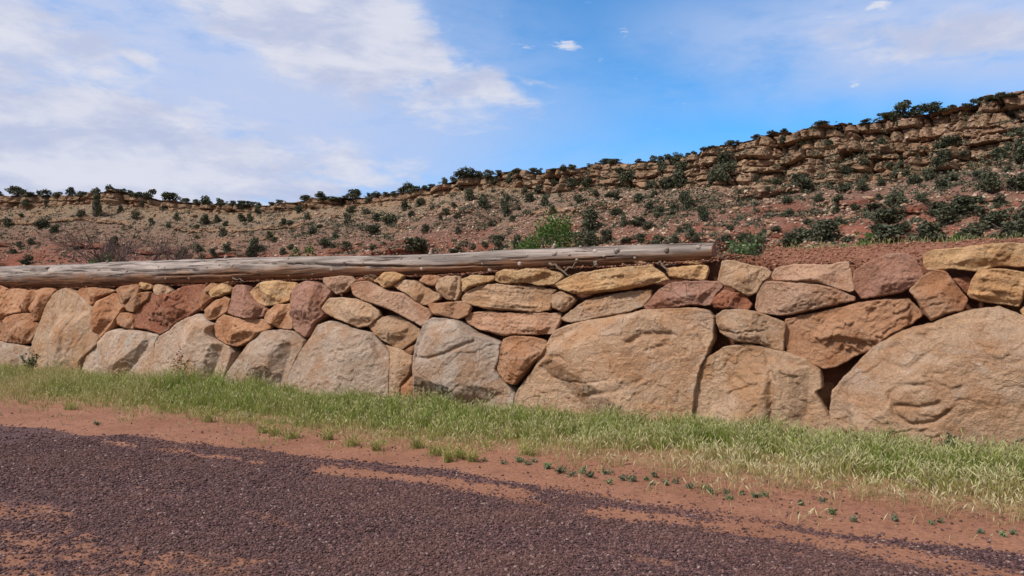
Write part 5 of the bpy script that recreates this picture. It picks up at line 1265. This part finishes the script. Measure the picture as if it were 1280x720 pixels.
def bare_tree():
    depth = 31; p = terrace_point(153, depth); sc = depth / F
    o = bpy.data.objects.new('bare_tree', None); COL.objects.link(o); o.location = p
    tag(o, 'leafless spreading tree of thin purple brown branches behind the log', 'tree')
    rs = np.random.default_rng(77); H = CAMZ + (390 - 277) / F * depth - p.z
    lim, tw = MB(), MB()
    def grow(p0, d, ln, r, lev):
        n = 5; pts = [p0]; dd_ = d.copy()
        for k in range(n):
            dd_ = dd_ + rs.normal(size=3) * .13 + np.array([0, 0, -.015 if lev < 2 else .03]); dd_ /= np.linalg.norm(dd_); pts.append(pts[-1] + dd_ * ln / n)
        pts = np.array(pts); (lim if lev < 2 else tw).tube(pts, np.maximum(np.linspace(r, r * .5, n + 1), .0085), 6 if lev < 2 else 4, cap=lev < 1)
        if lev >= 4: return
        for k in range(rs.integers(3, 6) if lev else 0 + 4):
            t = rs.uniform(.35, 1); i = min(n, int(t * n)); nd = dd_ + rs.normal(size=3) * .62; nd[2] += .12; nd /= np.linalg.norm(nd)
            grow(pts[i], nd, ln * rs.uniform(.5, .75), r * .52, lev + 1)
    for k, a in enumerate((0.2, 1.3, 2.4, 3.3, 4.2, 5.3)):
        e = rs.uniform(.5, 1.0); grow(np.array([0, 0, -.1]), np.array([math.cos(a) * e, math.sin(a) * e * .7, 1.0]) / math.hypot(1, e), H * .72, .07, 0)
    link('trunk', lim.mesh('trunk', M_TWIG), o); link('branches', tw.mesh('branches', M_TWIG), o)


bare_tree()

# pale weeds by the sawn end of the log and straw along the mound crest
def weed(name, loc, h, w, n, mat, label, cat, leaf, group=None, stalks=7, seed=0):
    o = bpy.data.objects.new(name, None); COL.objects.link(o); o.location = loc; tag(o, label, cat, group)
    rs = np.random.default_rng(seed); t, b = MB(), MB()
    for k in range(stalks):
        a = rs.uniform(0, 6.28); u = np.linspace(0, 1, 5); r_ = w * .5 * rs.uniform(.2, 1); hh_ = h * rs.uniform(.55, 1)
        pts = np.stack([math.cos(a) * r_ * u ** 1.2, math.sin(a) * r_ * u ** 1.2, hh_ * u], 1); t.tube(pts, .004 * (1.3 - u), 4)
        m_ = max(4, n // stalks); uu = rs.uniform(.15, 1.05, m_)
        leaf_cloud(b, np.stack([np.interp(uu, u, pts[:, i]) for i in range(3)], 1) + rs.normal(size=(m_, 3)) * leaf * .6, leaf)
    link('stems', t.mesh('stems', mat), o); link('leaves', b.mesh('leaves', mat, smooth=False), o)
    return o


sE, zE = S_LOGEND, 2.3
weed('pale_weed', to_world(np.array(sE + .33), np.array(.95), np.array(2.28)), .38, .5, 500, M_PALE, 'pale green leafy weed beside the sawn end of the log', 'weed', .045, seed=1, stalks=16)
weed('pale_weed', to_world(np.array(sE + .16), np.array(2.3), np.array(2.4)), .5, .5, 420, M_DULL, 'dull green weed behind the pale one at the log end', 'weed', .05, seed=2, stalks=14)


def blades(name, P, h, width, lean_amp, cols_b, cols_t, heads=None, headcol=None):
    """curved grass blades, one mesh"""
    n = len(P); a = rng.uniform(0, 6.28, n); la = rng.uniform(0, 6.28, n); ln = h * lean_amp * rng.uniform(.2, 1.2, n)
    sd = np.stack([np.cos(a), np.sin(a), 0 * a], 1) * (width / 2)[:, None]
    ld = np.stack([np.cos(la), np.sin(la), 0 * a], 1)
    t = np.array([0, .45, .8, 1.]); wd = np.array([1., .85, .5, .0])
    cen = P[:, None] + (h[:, None] * t)[..., None] * np.array([0, 0, 1.]) * 1 + (ln[:, None] * t ** 2)[..., None] * ld[:, None]
    cen[:, :, 2] -= (ln[:, None] * t ** 2) * .35
    L_, R2 = cen - sd[:, None] * wd[None, :, None], cen + sd[:, None] * wd[None, :, None]
    v = np.concatenate([np.stack([L_[:, :3], R2[:, :3]], 2).reshape(n, 6, 3), cen[:, 3:4]], 1)
    q = np.array([(0, 1, 3, 2), (2, 3, 5, 4)]); tr = np.array([(4, 5, 6)])
    tt = np.array([0, 0, .45, .45, .8, .8, 1.])
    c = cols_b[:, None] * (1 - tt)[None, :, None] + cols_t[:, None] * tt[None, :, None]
    Q = (q[None] + (np.arange(n) * 7)[:, None, None]).reshape(-1, 4); T = (tr[None] + (np.arange(n) * 7)[:, None, None]).reshape(-1, 3)
    V_, C_ = [v.reshape(-1, 3)], [c.reshape(-1, 3)]; k = n * 7
    if heads is not None:
        tip = cen[heads, 3]; prv = cen[heads, 2]; d = tip - prv; d /= np.linalg.norm(d, axis=1)[:, None] + 1e-9; m = len(tip)
        hl = rng.uniform(.035, .075, m)[:, None]; hw = rng.uniform(.004, .008, m)[:, None]; s1 = np.cross(d, rng.normal(size=(m, 3))); s1 /= np.linalg.norm(s1, axis=1)[:, None]; s2 = np.cross(d, s1)
        hv = np.stack([tip - d * .012, tip + d * hl * .4 + s1 * hw, tip + d * hl * .4 + s2 * hw, tip + d * hl * .4 - s1 * hw, tip + d * hl * .4 - s2 * hw, tip + d * hl], 1)
        hf = np.array([(0, 1, 2), (0, 2, 3), (0, 3, 4), (0, 4, 1), (5, 2, 1), (5, 3, 2), (5, 4, 3), (5, 1, 4)])
        V_.append(hv.reshape(-1, 3)); C_.append(np.repeat(headcol[:, None], 6, 1).reshape(-1, 3))
        T = np.concatenate([T, (hf[None] + (np.arange(m) * 6)[:, None, None]).reshape(-1, 3) + k])
    return link(name, make_mesh(name, np.concatenate(V_), [Q, T], M_BLADE, smooth=False, attrs={'blade': np.concatenate(C_)}))


def grass_field(n):
    r = np.sqrt(rng.uniform(4.5 ** 2, 27 ** 2, n)); 
    s = np.concatenate([rng.uniform(-25, 2.5, n // 3), -25 + 27.5 * rng.beta(2.2, 1.15, n - n // 3)]); ge = GRASS_EDGE(s)
    f = rng.uniform(-.02, 1.6, n); w = f * ge
    p = np.stack([s, w, 0 * s], 1); nn = fbm(p * 1.6, 4); n2_ = fbm(p * .55 + 20, 3)
    edge_keep = sstep(f + .75 * nn + .3 * fbm(p * 5, 2), 1.12, .66)
    gap = 1 - .85 * sstep(np.hypot((s - px_sw(828, 572)[0]) / .5, (w - px_sw(828, 572)[1]) / .55), 1.1, .5)
    edge_keep = np.maximum(edge_keep, .16 * sstep(nn, .02, .3) * sstep(f, 1.6, 1.1))
    keep = rng.uniform(size=n) < edge_keep * (.12 + .88 * sstep(nn + .5 * fbm(p * 4.5 + 30, 3), -.35, .15)) * gap
    return s[keep], w[keep], f[keep], nn[keep], n2_[keep]


s, w, f, nn, n2_ = grass_field(255000)
P = to_world(s, -w, ground_z(s, w) - .005)
edge = sstep(f, .45, 1.0)
right = sstep(s, -6.5, -2.5)
h = (.13 + .20 * rng.beta(2, 2, len(s))) * (1 - .4 * sstep(f, .95, 1.25)) * (1 - .42 * edge * (1 - .45 * right)) * (1 + .5 * np.clip(nn, -.5, .6)) * np.interp(s, [-25, -17, -12, -7, 3], [1.15, 1.2, 1.05, .98, .92])
h *= .80 * (.42 + .58 * sstep(w, 0, .55)) * np.interp(s, [-25, -14, -6, 3], [1.05, 1.05, .95, .86])
lush = sstep(np.hypot((s + 13.4) / 2.0, (w - .35) / .8), 1.2, .2)
h *= 1 + 1.1 * lush
cl_ = fbm(np.stack([s * 4.2, w * 4.2, 0 * s + 9], 1), 3); h *= np.clip(1 + 1.7 * cl_ + 1.0 * fbm(np.stack([s * 1.4, w * 1.4, 0 * s + 40], 1), 3), .3, 2.0)
dryv = np.clip(.0 + .8 * edge * (.35 + .65 * right) + .55 * n2_ + .5 * fbm(np.stack([s * 3 + 50, w * 3, 0 * s], 1), 2) + .35 * rng.normal(size=len(s)) * .6 - .5 * lush + .42 * sstep(s, -10, -19), 0, 1)
g0 = np.array([.085, .14, .02]); g1 = np.array([.25, .345, .052]); dry = np.array([.50, .39, .19])
u = rng.uniform(size=(len(s), 1)); green = g0 * (1 - u) + g1 * u
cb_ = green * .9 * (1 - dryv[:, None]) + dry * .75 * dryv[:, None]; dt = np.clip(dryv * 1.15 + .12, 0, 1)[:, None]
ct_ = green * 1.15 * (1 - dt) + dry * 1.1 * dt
hd = rng.uniform(size=len(s)) < .2 + .2 * right
hc = (np.array([.58, .50, .30]) * (.5 + .5 * dt[hd]) + green[hd] * (1 - dt[hd]) * .7) * rng.uniform(.75, 1.15, (hd.sum(), 1))
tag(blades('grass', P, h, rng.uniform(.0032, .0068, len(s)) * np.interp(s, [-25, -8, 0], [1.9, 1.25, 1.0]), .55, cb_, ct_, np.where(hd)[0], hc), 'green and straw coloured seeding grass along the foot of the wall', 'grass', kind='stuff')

# straw fringe on the mound crest
n = 2600; s = rng.uniform(sE + .1, 3.5, n); d = rng.uniform(1.5, 3.2, n)
P = to_world(s, d, terrace_z(s, d)); dv = rng.uniform(.3, 1, (n, 1)); gg = g0 * 1.2 * (1 - dv) + dry * .8 * dv
tag(blades('straw', P, rng.uniform(.05, .17, n), np.full(n, .007), .6, gg, gg * 1.2, np.arange(0, n, 6), gg[::6] * 1.2), 'thin straw fringe along the crest of the red dirt mound', 'dry grass', kind='stuff')

# dry litter lying at the edge of the grass
n = 2600; s = -22 + 24.5 * rng.beta(2, 1.1, n); w = GRASS_EDGE(s) + rng.normal(size=n) * .16 + .02
P = to_world(s, -w, ground_z(s, w) + .012); dv = rng.uniform(.7, 1.15, (n, 1)); gg = np.array([.42, .32, .18]) * dv
tag(blades('straw_litter', P, np.full(n, .03), np.full(n, .005), rng.uniform(1.5, 5, n), gg, gg), 'broken straw lying on the dirt at the edge of the grass', 'straw litter', kind='stuff')

# little blue green weeds on the dirt
WL = 'low blue green weed sprawling on the bare red dirt strip'
for k, (px, py, wd) in enumerate([(650, 577, 14), (660, 580, 12), (668, 577, 12), (684, 585, 20), (700, 590, 20), (714, 594, 20), (726, 592, 12), (737, 597, 16), (757, 593, 14), (761, 605, 12), (778, 600, 10), (789, 603, 14), (808, 602, 10), (819, 597, 14), (816, 607, 12), (834, 609, 12), (846, 605, 14), (862, 612, 10), (881, 612, 10), (889, 618, 14), (908, 619, 12), (912, 626, 10), (928, 620, 14), (945, 622, 12), (956, 622, 8), (1001, 632, 10), (1028, 628, 12), (1040, 644, 12), (1068, 655, 10), (1118, 652, 12), (1165, 656, 10), (1174, 652, 10), (1226, 668, 9), (1254, 670, 9), (1266, 668, 8), (121, 532, 8), (605, 575, 9), (630, 580, 9)]):
    g = ground_hit(px, py); ss_, ww_ = px_sw(px, py); W = wd / F * g[1] * random.uniform(.7, 1.5) * (1.5 if px < 770 else .9)
    weed('ground_weed', Vector((g[0], g[1], float(ground_z(np.array([ss_]), np.array([ww_]))[0]))), W * random.uniform(.16, .34) + .015, W, random.choice((40, 70, 120)), M_BLUEW if k % 3 else M_PALE, WL, 'weed', .018, 'low weeds on the dirt strip', 7, 100 + k)
# pale tufts beyond the edge of the grass
for k, (px, py, wd) in enumerate([(365, 548, 20), (345, 545, 16), (440, 558, 22), (470, 563, 12), (545, 568, 26), (575, 572, 20), (590, 577, 14), (520, 560, 18), (90, 512, 18), (260, 527, 16), (560, 577, 12), (330, 541, 14), (660, 570, 18), (410, 550, 12)]):
    c = ground_hit(px, py); n = 150; W = wd / F * c[1] * .5
    P = c + np.stack([rng.normal(size=n) * W * .45, rng.normal(size=n) * W * .45, 0 * np.zeros(n)], 1); dv = rng.uniform(.1, .9, (n, 1)); gg = g1 * .8 * (1 - dv) + dry * dv * .9
    tag(blades('grass_tuft', P, rng.uniform(.05, .14, n), np.full(n, .006), .7, gg * .9, gg * 1.1, np.arange(0, n, 4), gg[::4] * 1.15), 'short pale grass tuft on the dirt between the grass and the gravel', 'grass tuft', 'pale tufts out on the dirt')

# leafy weeds against the stones
def wall_weed(px, py, h, w, mat, label, n, leaf, seed, name='leafy_weed'):
    g = ground_hit(px, py); weed(name, Vector((g[0], g[1], 0)), h, w, n, mat, label, 'weed', leaf, seed=seed, stalks=18)
wall_weed(37, 470, .62, .5, M_DULL, 'dark green weed growing in front of the first tall boulder at the left', 420, .05, 11)
wall_weed(345, 490, .5, .6, M_DULL, 'leafy weed in the gap below the dark hole between boulders', 420, .045, 13)
wall_weed(715, 520, .45, .5, M_DULL, 'grey green weed before the left side of the biggest smooth boulder', 380, .04, 14)
wall_weed(1190, 575, .3, .3, M_DULL, 'small dark weed before the huge boulder at the right edge', 220, .03, 15)


def dock(px, py, hpx, label, seed):
    g = ground_hit(px, py); o = bpy.data.objects.new('dry_weed', None); COL.objects.link(o); o.location = Vector(g); tag(o, label, 'weed')
    rs = np.random.default_rng(seed); t, b = MB(), MB(); H = hpx / F * g[1]
    for k in range(6):
        a = rs.uniform(0, 6.28); u = np.linspace(0, 1, 6); r_ = H * .3 * rs.uniform(.1, 1); pts = np.stack([math.cos(a) * r_ * u, math.sin(a) * r_ * u, H * rs.uniform(.6, 1) * u], 1); t.tube(pts, .006 * (1.2 - u), 4)
        uu = rs.uniform(.5, 1.02, 26); leaf_cloud(b, np.stack([np.interp(uu, u, pts[:, i]) for i in range(3)], 1) + rs.normal(size=(26, 3)) * .02, .035)
    link('stems', t.mesh('stems', M_DRY), o); link('seed_heads', b.mesh('seed_heads', M_DOCK, smooth=False), o)  # second part is the rusty seed heads on the upper stalks
dock(222, 487, 58, 'dry stalks with rusty seeds before the broad grey boulder', 5)
dock(300, 485, 40, 'dry rusty stalks before the boulder right of the dark hole', 6)

# dead sticks under the log and on top stones
def stick(px, py, lenpx, ang, r, label, off=.38):
    s_, z_ = px_plane(px, py, off); dist = np.linalg.norm(to_world(np.array(s_), np.array(off), np.array(z_))); ln = lenpx / F * dist; n = 8; u = np.linspace(-.5, .5, n)
    pts = np.stack([u * ln * math.cos(ang), rng.normal(size=n) * .012, u * ln * math.sin(ang) + rng.normal(size=n) * .02], 1)
    b = MB(); b.tube(pts, r * (1 - .5 * (u + .5)), 7)
    for k in (3, 5): b.tube(np.stack([pts[k] + np.array([.03, -.01, .05]) * j * ln for j in (0, 1, 2)]), r * .45 * np.array([1, .7, .3]), 5)
    M = WM.to_4x4(); M.translation = Vector(to_world(np.array(s_), np.array(off), np.array(z_)))
    tag(link('stick', b.mesh('stick', M_DRY), matrix=M), label, 'stick')
stick(700, 337, 34, -.55, .022, 'dead crooked stick under the log, beside the wide yellow slab')
stick(712, 335, 22, .3, .02, 'short dead stick crossing the crooked one under the log')
stick(832, 336, 26, -.7, .02, 'dead stick poking out under the log near its sawn end')
stick(298, 350, 22, -.2, .018, 'dry twig on the soil under the log, above the reddish stones')
stick(462, 345, 20, .1, .016, 'thin dry twig under the log, left of the yellow wedge stone')

print('objects', len(bpy.data.objects), 'stones', len(STONES), 'talus', bn, 'junipers', len([o for o in bpy.data.objects if o.name.startswith('juniper')]))
